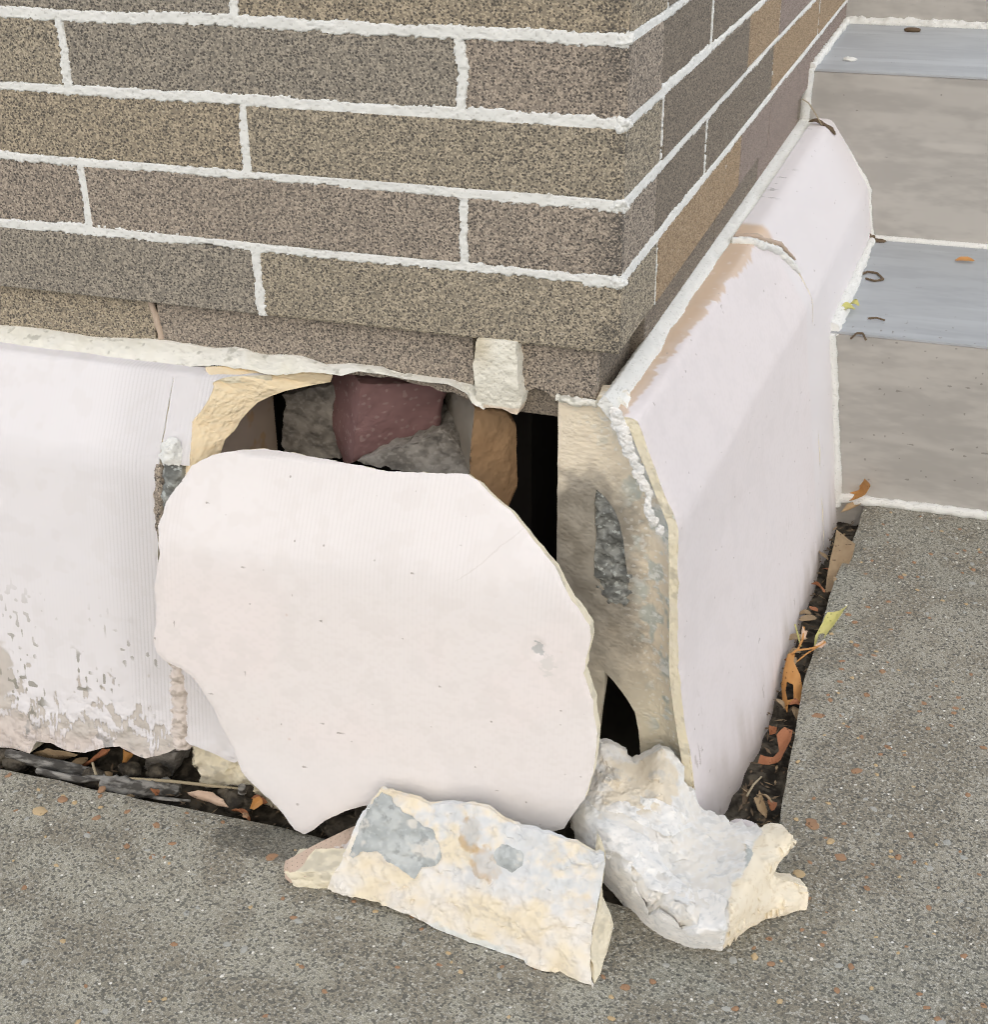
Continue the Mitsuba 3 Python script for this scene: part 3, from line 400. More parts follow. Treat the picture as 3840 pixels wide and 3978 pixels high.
def marble_fn(base, vein, o, tread):
    def fn(p, n, uv):
        v = p.y if tread else p.z
        w = fbm(p.x * 9 + o, v * 45, 3.0, 4)
        f = fbm(p.x * 60 + o, v * 190, 5.0)
        cl = fbm(p.x * 10 + 2 * o, v * 16, 1.0)
        c = mix(base, vein, smoothstep(.40, .72, w * .6 + f * .25 + cl * .25))
        c = mix(c, tuple(v * 1.14 for v in base), smoothstep(.60, .74, fbm(p.x * 5 + o, v * 40, 9.)) * .5)
        return mix(c, (.16, .15, .14), smoothstep(.93, .96, noise(p.x * 150, p.y * 150, p.z * 150)) * .6)
    return fn
scene['mat_marble_tread'] = wrap(marble_fn((.385, .412, .435), (.345, .37, .395), 1.0, True), .5, grain_bump(.00025, 300), spec=.4)
scene['mat_marble_riser'] = wrap(marble_fn((.42, .41, .388), (.345, .337, .32), 2.0, False), .55, grain_bump(.00025, 300), spec=.4)

def leaf_fn(a, b, o, thin=False):
    def fn(p, n, uv):
        f = fbm(p.x * 130 + o, p.y * 90, p.z * 130)
        c = mix(a, b, f)
        return mix(c, tuple(v * .35 for v in a), smoothstep(.80, .88, noise(p.x * 330 + o, p.y * 330, p.z * 330)) * .7)
    return fn
def leaf_mat(a, b, o): return {'type': 'twosided', 'bsdf': {'type': 'principled', 'base_color': proc(leaf_fn(a, b, o)), 'roughness': .6, 'specular': .3}}
scene['mat_leaf_orange'] = leaf_mat((.42, .19, .055), (.52, .28, .10), 0.)
scene['mat_leaf_rust'] = leaf_mat((.25, .095, .045), (.36, .16, .08), 3.)
scene['mat_leaf_tan'] = leaf_mat((.36, .26, .15), (.46, .34, .21), 5.)
scene['mat_leaf_brown'] = leaf_mat((.24, .17, .10), (.33, .25, .16), 7.)
scene['mat_leaf_green'] = leaf_mat((.42, .42, .13), (.58, .55, .24), 9.)
scene['mat_leaf_dark'] = leaf_mat((.10, .07, .045), (.15, .11, .07), 11.)
scene['mat_leaf_pale'] = leaf_mat((.50, .36, .26), (.60, .46, .36), 13.)
scene['mat_twig'] = wrap(lambda p, n, uv: mix((.07, .067, .062), (.27, .265, .25), smoothstep(.35, .7, fbm(p.x * 90, p.y * 260, p.z * 260))), .9, grain_bump(.0008, 300))
scene['mat_stem'] = wrap((.34, .29, .20), .8)
scene['mat_pebble_rust'] = wrap(leaf_fn((.27, .16, .095), (.33, .21, .13), 15.), .7)
scene['mat_pebble_gold'] = wrap(leaf_fn((.42, .31, .17), (.48, .38, .24), 17.), .7)
scene['mat_pebble_grey'] = wrap(leaf_fn((.30, .31, .29), (.40, .40, .37), 19.), .7)
scene['mat_pebble_white'] = wrap((.66, .65, .60), .6)

# ---------------------------------------------------------------- helpers
counts = {}
def numbered(name):
    k = counts.get(name, 0); counts[name] = k + 1
    return name if k == 0 else f'{name}_{k:03d}'
def add(key, mesh, bsdf, smooth=35, **lab):
    scene[key] = mikit.ply(mesh, bsdf, smooth=smooth)
    if lab: labels[key] = lab
    return key
def part(parent, name, mesh, bsdf, smooth=35, **lab): return add(numbered(parent + '__' + name), mesh, bsdf, smooth, **lab)
def thing(name, label, category, group=None):
    key = numbered(name); labels[key] = {'label': label, 'category': category}
    if group: labels[key]['group'] = group
    return key
def fn3(P, f, octaves=3, seed=0): return meshkit.fbm(np.asarray(P) * f, octaves, seed) - .5

def resample(ring, res):
    r = np.asarray(ring, float)
    if np.allclose(r[0], r[-1]): r = r[:-1]
    out = []
    for a, b in zip(r, np.roll(r, -1, 0)):
        k = max(1, int(math.ceil(np.linalg.norm(b - a) / res)))
        out += [a + (b - a) * t for t in np.arange(k) / k]
    return np.array(out)
def tri2d(poly, res, jag=0.0, seed=1):
    """Triangles of a polygon with holes: points along its rings (jagged by noise) and a grid inside."""
    rings = [resample(poly.exterior.coords, res)] + [resample(i.coords, res) for i in poly.interiors]
    if jag:
        rings = [r + jag * 2 * np.stack([fn3(np.c_[r, 0 * r[:, 0]], .35 / res, 3, seed), fn3(np.c_[r, 0 * r[:, 0] + 9], .35 / res, 3, seed)], 1) for r in rings]
    poly = Polygon(rings[0], rings[1:]).buffer(0)
    if poly.geom_type != 'Polygon': poly = max(poly.geoms, key=lambda g: g.area)
    rings = [np.array(poly.exterior.coords)[:-1]] + [np.array(i.coords)[:-1] for i in poly.interiors]
    x0, y0, x1, y1 = poly.bounds
    gx, gy = np.meshgrid(np.arange(x0, x1, res), np.arange(y0, y1, res * .87))
    gx[1::2] += res / 2
    g = np.c_[gx.ravel(), gy.ravel()]
    inner = poly.buffer(-res * .55)
    g = g[shapely.contains_xy(inner, g[:, 0], g[:, 1])]
    pts = np.vstack(rings + [g])
    t = Delaunay(pts).simplices
    c = pts[t].mean(1)
    t = t[shapely.contains_xy(poly, c[:, 0], c[:, 1])]
    a, b, c = pts[t[:, 0]], pts[t[:, 1]], pts[t[:, 2]]
    area = (b[:, 0] - a[:, 0]) * (c[:, 1] - a[:, 1]) - (b[:, 1] - a[:, 1]) * (c[:, 0] - a[:, 0])
    t[area < 0] = t[area < 0][:, ::-1]
    return pts, t[np.abs(area) > 1e-12]
def thick(front, back, tri, rings=3, rough=0.0, f=160, split=False):
    """Closes a front and a back skin (same 2D triangles) with rough edge walls."""
    n = len(front)
    e = np.vstack([tri[:, [0, 1]], tri[:, [1, 2]], tri[:, [2, 0]]])
    u, idx, cnt = np.unique(np.sort(e, 1), axis=0, return_index=True, return_counts=True)
    be = e[idx[cnt == 1]]
    bv = np.unique(be); m = -np.ones(n, int); m[bv] = np.arange(len(bv))
    V, F, prev = [front, back], [tri, tri[:, ::-1] + n], None
    off = 2 * n; layers = [bv]
    cen = front[bv].mean(0)
    for k in range(1, rings):
        t = k / rings
        q = front[bv] * (1 - t) + back[bv] * t
        if rough:
            q = q + rough * 2 * np.stack([fn3(q, f, 3, s) for s in (3, 4, 5)], 1)
        V.append(q); layers.append(off + np.arange(len(bv))); off += len(bv)
    layers.append(bv + n)
    for A, B in zip(layers[:-1], layers[1:]):
        i, j = m[be[:, 0]], m[be[:, 1]]
        F.append(np.c_[A[j], A[i], B[i]]); F.append(np.c_[A[j], B[i], B[j]])
    V = np.vstack(V)
    if split:
        out = [trimesh.Trimesh(V, np.vstack(g), process=False) for g in (F[:2], F[2:])]
        for m_ in out: m_.remove_unreferenced_vertices()
        return out
    return trimesh.Trimesh(V, np.vstack(F), process=False)
def strip_tube(path, radius, sides=12, rough=0.0, f=200, seg=None, flat=1.0, seed=0, up=(0, 0, 1)):
    """A lumpy bead or twig along a path, closed at both ends."""
    P = np.asarray(path, float)
    L = np.r_[0, np.cumsum(np.linalg.norm(np.diff(P, axis=0), axis=1))]
    n = max(3, int(L[-1] / (seg or .004)))
    s = np.linspace(0, L[-1], n)
    P = np.stack([np.interp(s, L, P[:, k]) for k in range(3)], 1)
    r = np.interp(s, L, np.broadcast_to(radius, L.shape))
    t = np.gradient(P, axis=0); t /= np.linalg.norm(t, axis=1, keepdims=True)
    a = np.cross(t, np.array(up, float)); a /= np.linalg.norm(a, axis=1, keepdims=True) + 1e-9
    b = np.cross(a, t)
    ang = np.arange(sides) * 2 * np.pi / sides
    V = P[:, None] + r[:, None, None] * (np.cos(ang)[None, :, None] * a[:, None] + flat * np.sin(ang)[None, :, None] * b[:, None])
    if rough:
        nz = meshkit.fbm(V.reshape(-1, 3) * f, 3, seed).reshape(n, sides, 1) - .5
        V = V + (V - P[:, None]) / (r[:, None, None] + 1e-9) * nz * 2 * rough
    V = np.vstack([V.reshape(-1, 3), P[:1], P[-1:]])
    i, j = np.meshgrid(np.arange(n - 1), np.arange(sides), indexing='ij')
    q = np.stack([i * sides + j, i * sides + (j + 1) % sides, (i + 1) * sides + (j + 1) % sides, (i + 1) * sides + j], -1).reshape(-1, 4)
    F = np.vstack([q[:, [0, 1, 2]], q[:, [0, 2, 3]]])
    k = np.arange(sides)
    F = np.vstack([F, np.c_[(k + 1) % sides, k, 0 * k + n * sides], np.c_[(n - 1) * sides + k, (n - 1) * sides + (k + 1) % sides, 0 * k + n * sides + 1]])
    return trimesh.Trimesh(V, F, process=False)
def lump(center, r, f, amp, sub=3, seed=0):
    m = trimesh.creation.icosphere(subdivisions=sub)
    v = np.array(m.vertices) * np.asarray(r, float)
    d = fn3(v + np.array(center), f, 3, seed)
    return trimesh.Trimesh(v * (1 + amp * 2 * d[:, None]) + np.array(center), m.faces, process=False)
def chamfer_box(lo, hi, c=.0012, jit=0.0, seed=0):
    """A box with chamfered edges (44 triangles), its corners a little uneven."""
    lo, hi = np.array(lo, float), np.array(hi, float)
    pts = []
    for s in np.ndindex(2, 2, 2):
        for ax in range(3):
            q = np.array([lo[k] if s[k] == 0 else hi[k] for k in range(3)])
            for k in range(3):
                if k != ax: q[k] += c if s[k] == 0 else -c
            pts.append(q)
    pts = np.array(pts)
    if jit: pts += np.random.default_rng(seed % 100003).uniform(-jit, jit, pts.shape)
    return trimesh.convex.convex_hull(pts)
def facets(P, cell, tilt, seed):
    # broken, plate-like relief: every cell of a random set of points is tilted its own way
    from scipy.spatial import cKDTree
    r = np.random.default_rng(seed); lo, hi = P.min(0) - cell, P.max(0) + cell
    pts = r.uniform(lo, hi, (int(np.prod((hi - lo) / cell)) + 4, 3))
    _, i = cKDTree(pts).query(P + np.stack([fn3(P, 180, 2, seed + k) for k in range(3)], 1) * cell * .5)
    t = r.normal(0, tilt, (len(pts), 3))
    return ((P - pts[i]) * t[i]).sum(1)
def lay(Q): Q = np.asarray(Q, float); return np.stack([Q @ FU, Q @ FW, Q @ FN], -1)
def unlay(a, b, d): return a[:, None] * FU + b[:, None] * FW + d[:, None] * FN
def relief(outline, ctrl, res, seed, smooth_s=0.0, jag=.0006):
    O = lay(outline)
    A = np.vstack([O, lay(ctrl)]) if len(ctrl) else O
    poly = Polygon(O[:, :2]).buffer(0)
    if poly.geom_type != 'Polygon': poly = max(poly.geoms, key=lambda g: g.area)
    pp, tt = tri2d(poly, res, jag, seed)
    _, ui = np.unique(np.round(A[:, :2], 4), axis=0, return_index=True)
    d = RBFInterpolator(A[ui, :2], A[ui, 2], kernel='linear', smoothing=smooth_s)(pp)
    return pp, tt, unlay(pp[:, 0], pp[:, 1], d), shapely.distance(shapely.points(pp), poly.exterior)
def ruled(A, B, n, m, rough, seed, way=(.4, -.8, -.2), f=110, ragged=0.0):
    A, B = np.asarray(A, float), np.asarray(B, float)
    def rs(Q):
        L = np.r_[0, np.cumsum(np.linalg.norm(np.diff(Q, axis=0), axis=1))]; s = np.linspace(0, L[-1], n)
        return np.stack([np.interp(s, L, Q[:, k]) for k in range(3)], 1)
    A, B = rs(A), rs(B)
    if ragged:
        ab = (A - B) / np.linalg.norm(A - B, axis=1, keepdims=True)
        A = A + ab * (fn3(A, 160, 3, seed) * ragged * 2 + fn3(A, 600, 2, seed) * ragged)[:, None]; B = B - ab * (fn3(B, 160, 3, seed + 5) * ragged * 2 + fn3(B, 600, 2, seed) * ragged)[:, None]
    t = np.linspace(0, 1, m)[None, :, None]
    V = A[:, None] * (1 - t) + B[:, None] * t
    flat = V.reshape(-1, 3)
    w = (np.sin(np.pi * np.linspace(0, 1, m)))[None, :].repeat(n, 0).reshape(-1)
    flat = flat + np.array(way) * ((fn3(flat, f, 3, seed) * rough + fn3(flat, 25, 2, seed) * rough * 2) * (.25 + .75 * w))[:, None]
    i, j = np.meshgrid(np.arange(n - 1), np.arange(m - 1), indexing='ij')
    q = np.stack([i * m + j, i * m + j + 1, (i + 1) * m + j + 1, (i + 1) * m + j], -1).reshape(-1, 4)
    return flat, np.vstack([q[:, [0, 1, 2]], q[:, [0, 2, 3]]])
def bed(A, B, n, m, rough, seed, way, back, bulge=.0015):
    v, f = ruled(A, B, n, m, rough, seed, way, 230, .0012)
    w = np.sin(np.pi * np.linspace(0, 1, m))[None, :].repeat(n, 0).reshape(-1)
    v = v + np.array(way) * (bulge * w)[:, None]
    return thick(v, v + np.array(back), f, 2, .0006, 300)
def cat(ms): return trimesh.util.concatenate(ms)

def smooth_profile(pts, step=.001, sigma=.0035):
    P = np.asarray(pts, float)
    L = np.r_[0, np.cumsum(np.linalg.norm(np.diff(P, axis=0), axis=1))]
    s = np.arange(0, L[-1] + step, step)
    Q = np.stack([np.interp(s, L, P[:, k]) for k in range(P.shape[1])], 1)
    k = int(4 * sigma / step); w = np.exp(-.5 * (np.arange(-k, k + 1) * step / sigma) ** 2); w /= w.sum()
    pad = np.vstack([2 * Q[0] - Q[k:0:-1], Q, 2 * Q[-1] - Q[-2:-k - 2:-1]])
    return s, np.stack([np.convolve(pad[:, c], w, 'valid') for c in range(P.shape[1])], 1)

# ---------------------------------------------------------------- ground, pavement, soil
add('ground', trimesh.Trimesh([[-40, -40, -.80], [40, -40, -.80], [40, 40, -.80], [-40, 40, -.80]], [[0, 1, 2], [0, 2, 3]], process=False), 'mat_ground', False)
labels['ground'] = {'label': 'open ground around the paved corner, reaching to the horizon', 'category': 'ground', 'kind': 'structure'}

edge_f, edge_s = -.1355, .1505
near = Polygon([(-1.1, -1.0), (1.15, -1.0), (1.15, .650), (.160, .650), (.158, .58), (.147, .45), (.1435, .23), (.1525, .03), (.156, -.01), (edge_s + .004, edge_f + .015), (edge_s - .013, edge_f), (-.216, edge_f + .001), (-.26, edge_f + .003), (-.40, edge_f - .001), (-.55, edge_f - .002), (-1.1, edge_f - .004)])
p2, t2 = tri2d(near, .012, .0016, 3)
ctr = np.array([fn3(np.c_[p2, 0 * p2[:, 0]], 12, 3)]).T[:, 0]
dist = shapely.distance(shapely.points(p2), near.exterior)
top = np.c_[p2, ZG + ctr * .002 - .003 * np.exp(-dist / .004)]
add('sidewalk', thick(top, np.c_[p2, 0 * p2[:, 0] + ZG - .11], t2, 4, .0012, 120), 'mat_pavement', 40)
labels['sidewalk'] = {'label': 'grey concrete sidewalk with exposed aggregate wrapping round the wall corner', 'category': 'sidewalk', 'kind': 'structure'}
far = Polygon([(-6, -6), (6, -6), (6, -1.004), (-6, -1.004)])
outer = [Polygon([(-6, -6), (6, -6), (6, -1.004), (-6, -1.004)]), Polygon([(1.154, -1.0), (6, -1.0), (6, .65), (1.154, .65)]), Polygon([(-6, -1.0), (-1.104, -1.0), (-1.104, -.16), (-6, -.16)])]
part('sidewalk', 'outer_slab', cat([trimesh.creation.extrude_polygon(g, .10, engine='earcut').apply_translation([0, 0, ZG - .10]) for g in outer]), 'mat_pavement', False)

soil_poly = Polygon([(-1.3, -.20), (.20, -.20), (.20, .68), (.02, .68), (.02, .0), (-1.3, .0)])
q2, s2 = tri2d(soil_poly, .006, 0, 5)
P3 = np.c_[q2, 0 * q2[:, 0]]
add('soil', trimesh.Trimesh(np.c_[q2, -.684 + fn3(P3, 60, 4) * .022], s2, process=False), 'mat_soil', 40)
labels['soil'] = {'label': 'dark soil in the gap between wall base and sidewalk', 'category': 'soil', 'kind': 'structure'}

# ---------------------------------------------------------------- brick wall
wall = thing('brick_wall', 'grey-brown speckled brick wall corner with white pointed joints', 'wall')
CH, JH = .0581, .0050
def zj(k): return -CH * k                                       # joint k lies under course k (0 is the course cut by the top of the picture)
front_joints = {'odd': [-.3045, -.640, -.975], 'even': [-.1245, -.4585, -.793, -1.1]}
side_joints = {0: [.124, .508, .90], 1: [.309, .69, 1.08], 2: [.122, .508, .715, 1.08], 3: [.31, .689, 1.077], 4: [.120, .421, .505, .691, .918]}
side_joints.update({-1: [.31, .69, 1.08], -2: [.122, .508, .9], -3: [.31, .69, 1.08], -4: [.122, .508, .9], -5: [.31, .69, 1.08]})
kind_front = {(0, 0): 'warm', (0, 1): 'slate', (1, 0): 'mauve', (1, 1): 'slate', (1, 2): 'grey', (2, 0): 'grey', (2, 1): 'warm', (3, 0): 'mauve', (3, 1): 'mauve', (3, 2): 'mauve', (4, 0): 'grey', (4, 1): 'slate'}
kind_side = {0: ['rust', 'side', 'side_rose'], 1: ['side', 'side', 'side_rose', 'tan'], 2: ['side', 'side', 'tan', 'side_rose', 'tan'], 3: ['side', 'side', 'tan', 'tan', 'side_rose'], 4: ['side', 'tan', 'tan', 'side_rose', 'side_rose', 'side_rose']}
def brick(lo, hi, m, seed): part(wall, 'brick', chamfer_box(lo, hi, .0016, .0004, seed), 'mat_brick_' + m, False)
G = .0025
for k in range(-5, 5):
    z0 = zj(k) + (G if k < 4 else 0); z1 = zj(k - 1) - G
    if k == 4: z0 = -.2325
    header_front = (k % 2 == 1)                                  # short return on the front face
    fj = [0] + front_joints['even' if header_front else 'odd'] + [-1.4]
    r = np.random.default_rng(100 + k)
    for i, (a, b) in enumerate(zip(fj[:-1], fj[1:])):
        d = r.uniform(-.0006, .0006)
        m = kind_front.get((k, i), ['grey', 'slate', 'mauve', 'warm'][int(r.integers(4))])
        if i == 0: brick((b + G, d, z0), (0 + d, side_joints[k][0] - G if not header_front else .11, z1), m, 10 * k + i)
        else: brick((b + G, d, z0), (a - G, .10, z1), m, 10 * k + i)
    sj = side_joints[k] + [1.46]
    st = sj[0] if not header_front else None
    if header_front:
        brick((-.10, .112, z0), (r.uniform(-.0012, -.0006), sj[0] - G, z1), kind_side.get(k, ['side'])[0], 500 + k)
    for i, (a, b) in enumerate(zip(sj[:-1], sj[1:])):
        ks = kind_side.get(k, ['side', 'side', 'tan', 'side_rose', 'tan'])
        tight = .0012 if a > .4 else G
        brick((-.10, a + tight, z0), (r.uniform(-.001, .001), b - (.0012 if b > .4 else G), z1), ks[min(i + 1, len(ks) - 1)], 700 + 10 * k + i)
# recessed bottom course with its broken lower edge
ZR = -.2335
low = D['row6_bottom']
def course6(x0, x1, m, seed):
    xs = np.array([q[0] for q in low]); zs = np.array([q[1] for q in low])
    o = np.argsort(xs); xs, zs = xs[o], zs[o]
    k = max(3, int((x1 - x0) / .006)); x = np.linspace(x0, x1, k)
    zb = np.interp(x, xs, zs) + fn3(np.c_[x, 0 * x, 0 * x], 180, 2, seed) * .005
    poly = Polygon(list(zip(x, zb)) + [(x1, ZR), (x0, ZR)])
    pp, tt = tri2d(poly, .004, 0, seed)
    P = np.c_[pp[:, 0], .0118 + 0 * pp[:, 0], pp[:, 1]]
    P[:, 1] += fn3(P, 140, 3, seed) * .0012
    return thick(P, P + [0, .09, 0], tt, 4, .002, 150)
part(wall, 'brick', course6(-1.3, -.4145, 'grey', 21), 'mat_brick_warm', 30)
part(wall, 'brick', course6(-.4095, -.123, 'grey', 22), 'mat_brick_mauve', 30)
part(wall, 'brick', course6(-.091, -.0205, 'grey', 23), 'mat_brick_mauve', 30)
for a, b, m in ((.020, .12, 'side'), (.122, .42, 'side'), (.422, .68, 'side'), (.682, 1.0, 'side_rose'), (1.002, 1.40, 'side')):
    part(wall, 'brick', chamfer_box((-.10, a, -.300), (-.008 - .012 * (a < .1), b, ZR), .0014, .0003, int(a * 1000)), 'mat_brick_' + m, False)
# white pointing: one relief over the wall, raised in the joints and sunk behind the bricks
def pointing(s0, s1, z0, z1, ds, dz, mapf, joints_v, top):
    s, z = np.arange(s0, s1 + ds / 2, ds), np.arange(z0, z1 + dz / 2, dz)
    S, Z = np.meshgrid(s, z)
    P = np.stack([S, 0 * S + 3, Z], -1)
    rag = (meshkit.fbm(P * 330, 3, 2) - .5) * .0046 + (meshkit.fbm(P * 55, 2, 5) - .5) * .0026
    d = np.full(S.shape, 9.0)
    hw = np.full(S.shape, JH)
    for k in range(-5, 4):
        dk = np.abs(Z - zj(k) - (meshkit.fbm(P[..., :] * [9, 0, 0] + [0, 0, k * 3.3], 2, 4) - .5) * .004)
        h = np.where(S > .35, .0040, .0050) * np.where(np.sin(k * 5.1 + S * 6) > .55, .8, 1.05)
        d = np.minimum(d, dk - h)
        kk = k + 1
    for k in range(-5, 5):
        for q in joints_v(k):
            w = .0046 if q < .05 else (.0026 if q < .4 else .0011)
            wob = (meshkit.fbm(np.stack([0 * Z, Z * 40, 0 * Z + q * 9], -1), 2, 7) - .5) * .006 * (1 if q < .05 else .2)
            dv = np.abs(S - q - wob) - w
            inside = (Z > zj(k) - .001) & (Z < zj(k - 1) + .001)
            d = np.where(inside, np.minimum(d, dv), d)
    d = d + rag
    h = np.clip(-d / .0010 + .5, 0, 1)
    H = -.0050 + h * .00525 + (meshkit.fbm(P * 350, 2, 8) - .5) * .0007 * h
    keep_v = d < .0035
    V = mapf(S, Z, H).reshape(-1, 3)
    n = S.shape[1]
    i, j = np.meshgrid(np.arange(S.shape[0] - 1), np.arange(n - 1), indexing='ij')
    q = np.stack([i * n + j, i * n + j + 1, (i + 1) * n + j + 1, (i + 1) * n + j], -1).reshape(-1, 4)
    q = q[keep_v.ravel()[q].any(1)]
    m = trimesh.Trimesh(V, np.vstack([q[:, [0, 1, 2]], q[:, [0, 2, 3]]]), process=False)
    m.remove_unreferenced_vertices()
    return m
fv = lambda k: front_joints['even' if k % 2 == 1 else 'odd']
part(wall, 'mortar', pointing(-.80, 0, -.236, .30, .00125, .00115, lambda S, Z, H: np.stack([S + np.where(S > -.004, np.maximum(H, 0) * (1 + S / .004), 0), -H, Z], -1), fv, .3), 'mat_mortar', 50)
part(wall, 'mortar', pointing(0, 1.46, -.236, .30, .0030, .00125, lambda S, Z, H: np.stack([H, S - np.where(S < .004, np.maximum(H, 0) * (1 - S / .004), 0), Z], -1), lambda k: side_joints[k], .3), 'mat_mortar', 50)
for k in range(-2, 4):                                          # lumps of mortar at the arris
    part(wall, 'mortar', lump((-.0035, .0035, zj(k) - .001), (.0062, .0056, .0056), 210, .8, 4, k + 9), 'mat_mortar', 60)
# thin mortar between the recessed bricks and the bed bead below them
part(wall, 'mortar', strip_tube([(-.4165, .0125, -.2345), (-.412, .012, -.25), (-.4095, .012, -.266), (-.410, .012, -.282)], [.0022, .0032, .0028, .0034], 8, .0012, 300), 'mat_clay_inner')
part(wall, 'bed_mortar', bed([[-1.3, .0105, -.262]] + D['bed_top'], [[-1.3, -.0065, -.286]] + [[q[0], q[1], q[2] - (.0045 if q[0] < -.285 else 0)] for q in D['bed_bot']], 760, 22, .0024, 71, (0, -.8, .5), (0, .012, -.002)), 'mat_bead', 50)
part(wall, 'bed_mortar', bed(D['bed2_top'], D['bed2_bot'], 130, 18, .0022, 72, (.1, -.9, 0), (0, .012, .0), .003), 'mat_bead', 50)
part(wall, 'bed_mortar', strip_tube([(-.052, .008, -.277), (-.035, .006, -.278), (-.018, .004, -.276)], [.002, .0035, .003], 10, .003, 260, .0015), 'mat_bead', 50)
yy_ = np.linspace(-.008, 1.036, 40)
part(wall, 'bed_mortar', bed(np.c_[-.0085 + .010 * (yy_ < .1) * (yy_ / .1 - 1) * 0, yy_, -.2645 - .010 * yy_], np.c_[.0050 + .004 * yy_, yy_, -.2785 + 0 * yy_], 700, 14, .0030, 73, (.7, 0, .7), (-.006, 0, -.008)), 'mat_mortar', 50)
def block_from(front_pts, depth, rough, res=.003, seed=0):
    pp, tt, P, dist = relief(front_pts, [], res, seed, 0, rough * .6)
    P[:, 1] += fn3(P, 150, 3, seed) * rough * 1.5
    return thick(P, P + np.array(depth, float), tt, 4, rough, 150)
st = [[q[0], .0, q[2]] for q in D['stick_block']]
part(wall, 'mortar_block', block_from([[q[0], -.004 if i < 3 or i > 7 else .002, q[2]] for i, q in enumerate(st)], (0, .06, 0), .0016, .0025, 5), 'mat_mortar_block', 40, label='white mortar block left sticking out of the bottom course')
# backing masonry seen through the hole
def prism_quad(fr, back_vec, left=None, seed=0, rough=.0015):
    """Brick turned in the wall: front face, and the receding face on its left."""
    F = np.array(fr, float)
    pts = [F, F + np.array(back_vec)]
    if left is not None: pts.append(np.array(left, float))
    h = trimesh.convex.convex_hull(np.vstack(pts))
    v, f = trimesh.remesh.subdivide_to_size(h.vertices, h.faces, .009)
    m = trimesh.Trimesh(v, f); m.merge_vertices()
    vn = np.array(m.vertex_normals); v = np.array(m.vertices)
    m.vertices = v + vn * (fn3(v, 70, 3, seed) * rough * 4 - .0006)[:, None]
    return m
part(wall, 'backing_brick', prism_quad(D['maroon'], (-.075, .10, 0), D['maroon_left'], 3, .0012), 'mat_maroon', 45, label='dark red backing brick exposed inside the hole')
part(wall, 'backing_brick', prism_quad(D['orange'], (-.06, .10, 0), D['orange_left'], 4, .0012), 'mat_ochre', 45, label='ochre backing brick exposed inside the hole')
part(wall, 'rubble_mortar', block_from(D['mort_left'], (0, .06, 0), .0060, .003, 8), 'mat_rubble', 40)
part(wall, 'rubble_mortar', block_from(D['mort_mid'], (0, .10, 0), .0050, .003, 9), 'mat_rubble', 40)
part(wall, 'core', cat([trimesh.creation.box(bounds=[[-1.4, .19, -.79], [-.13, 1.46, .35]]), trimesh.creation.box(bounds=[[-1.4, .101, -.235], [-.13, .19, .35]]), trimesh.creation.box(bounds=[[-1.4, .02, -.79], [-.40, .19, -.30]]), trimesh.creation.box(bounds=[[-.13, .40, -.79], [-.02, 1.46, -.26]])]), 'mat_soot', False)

def shell_part(parent, name, meshes, paint, rim, smooth=40):
    part(parent, name, meshes[0], paint, smooth)
    part(parent, 'broken_rim', meshes[1], rim, smooth)

# ---------------------------------------------------------------- moulded base blocks
FS, FQ = smooth_profile([(-.01, -.2835), (.0205, -.2835), (.0590, -.3465), (.0635, -.3610), (.105, -.645), (.113, -.70)], sigma=.0022)
def front_b(z): return np.interp(-np.asarray(z), -FQ[20:, 1], FS[20:])          # profile length at a height on the face
def front_pt(x, b):
    return np.c_[x, -np.interp(b, FS, FQ[:, 0]), np.interp(b, FS, FQ[:, 1])]
def front_nrm(b):
    b = np.clip(b, .002, FS[-1] - .002)
    t = np.c_[np.interp(b + .001, FS, FQ[:, 0]) - np.interp(b - .001, FS, FQ[:, 0]), np.interp(b + .001, FS, FQ[:, 1]) - np.interp(b - .001, FS, FQ[:, 1])]
    t /= np.linalg.norm(t, axis=1, keepdims=True) + 1e-9
    return np.c_[0 * b, t[:, 1], t[:, 0]]                                        # outward is -y
def front_shell(poly, th, res, jag, seed, rough=.002, disp=None):
    pp, tt = tri2d(poly, res, jag, seed)
    P, N = front_pt(pp[:, 0], pp[:, 1]), front_nrm(pp[:, 1])
    dsp = fn3(P, 30, 3, seed) * .0016
    if disp is not None: dsp = dsp + disp(P)
    F = P + N * dsp[:, None]
    return thick(F, P - N * th, tt, 5, rough, 170, True)
base = thing('base_block', 'white painted moulded base block left of the break, its paint worn off low down', 'base block', 'moulded base blocks along the wall')
lb = [(x, float(front_b(z))) for x, z in D['left_bottom']]
jr = [(-.3795, .012), (-.3800, .05)] + [(x - .0015, float(front_b(z))) for x, z in D['joint_right'] if z < -.34]
poly = Polygon([(-1.3, .008)] + jr[:2] + jr[2:] + lb[::-1] + [(-1.3, float(front_b(-.655)))])
shell_part(base, 'shell', front_shell(poly, .030, .0045, .0012, 11, .0025, lambda P: np.clip((-.57 - P[:, 2]) / .06, 0, 1) * fn3(P, 90, 4, 3) * .007), 'mat_paint_left', 'mat_clay_pale')
part(base, 'joint_mortar', strip_tube([(-.372, -.083, -.532), (-.3705, -.087, -.56), (-.3705, -.092, -.59), (-.372, -.096, -.618)], [.007, .0095, .009, .008], 22, .0045, 200, .0015), 'mat_filler', 50)

corner = thing('base_block', 'white painted corner base block with its front broken away, hollow inside', 'base block', 'moulded base blocks along the wall')
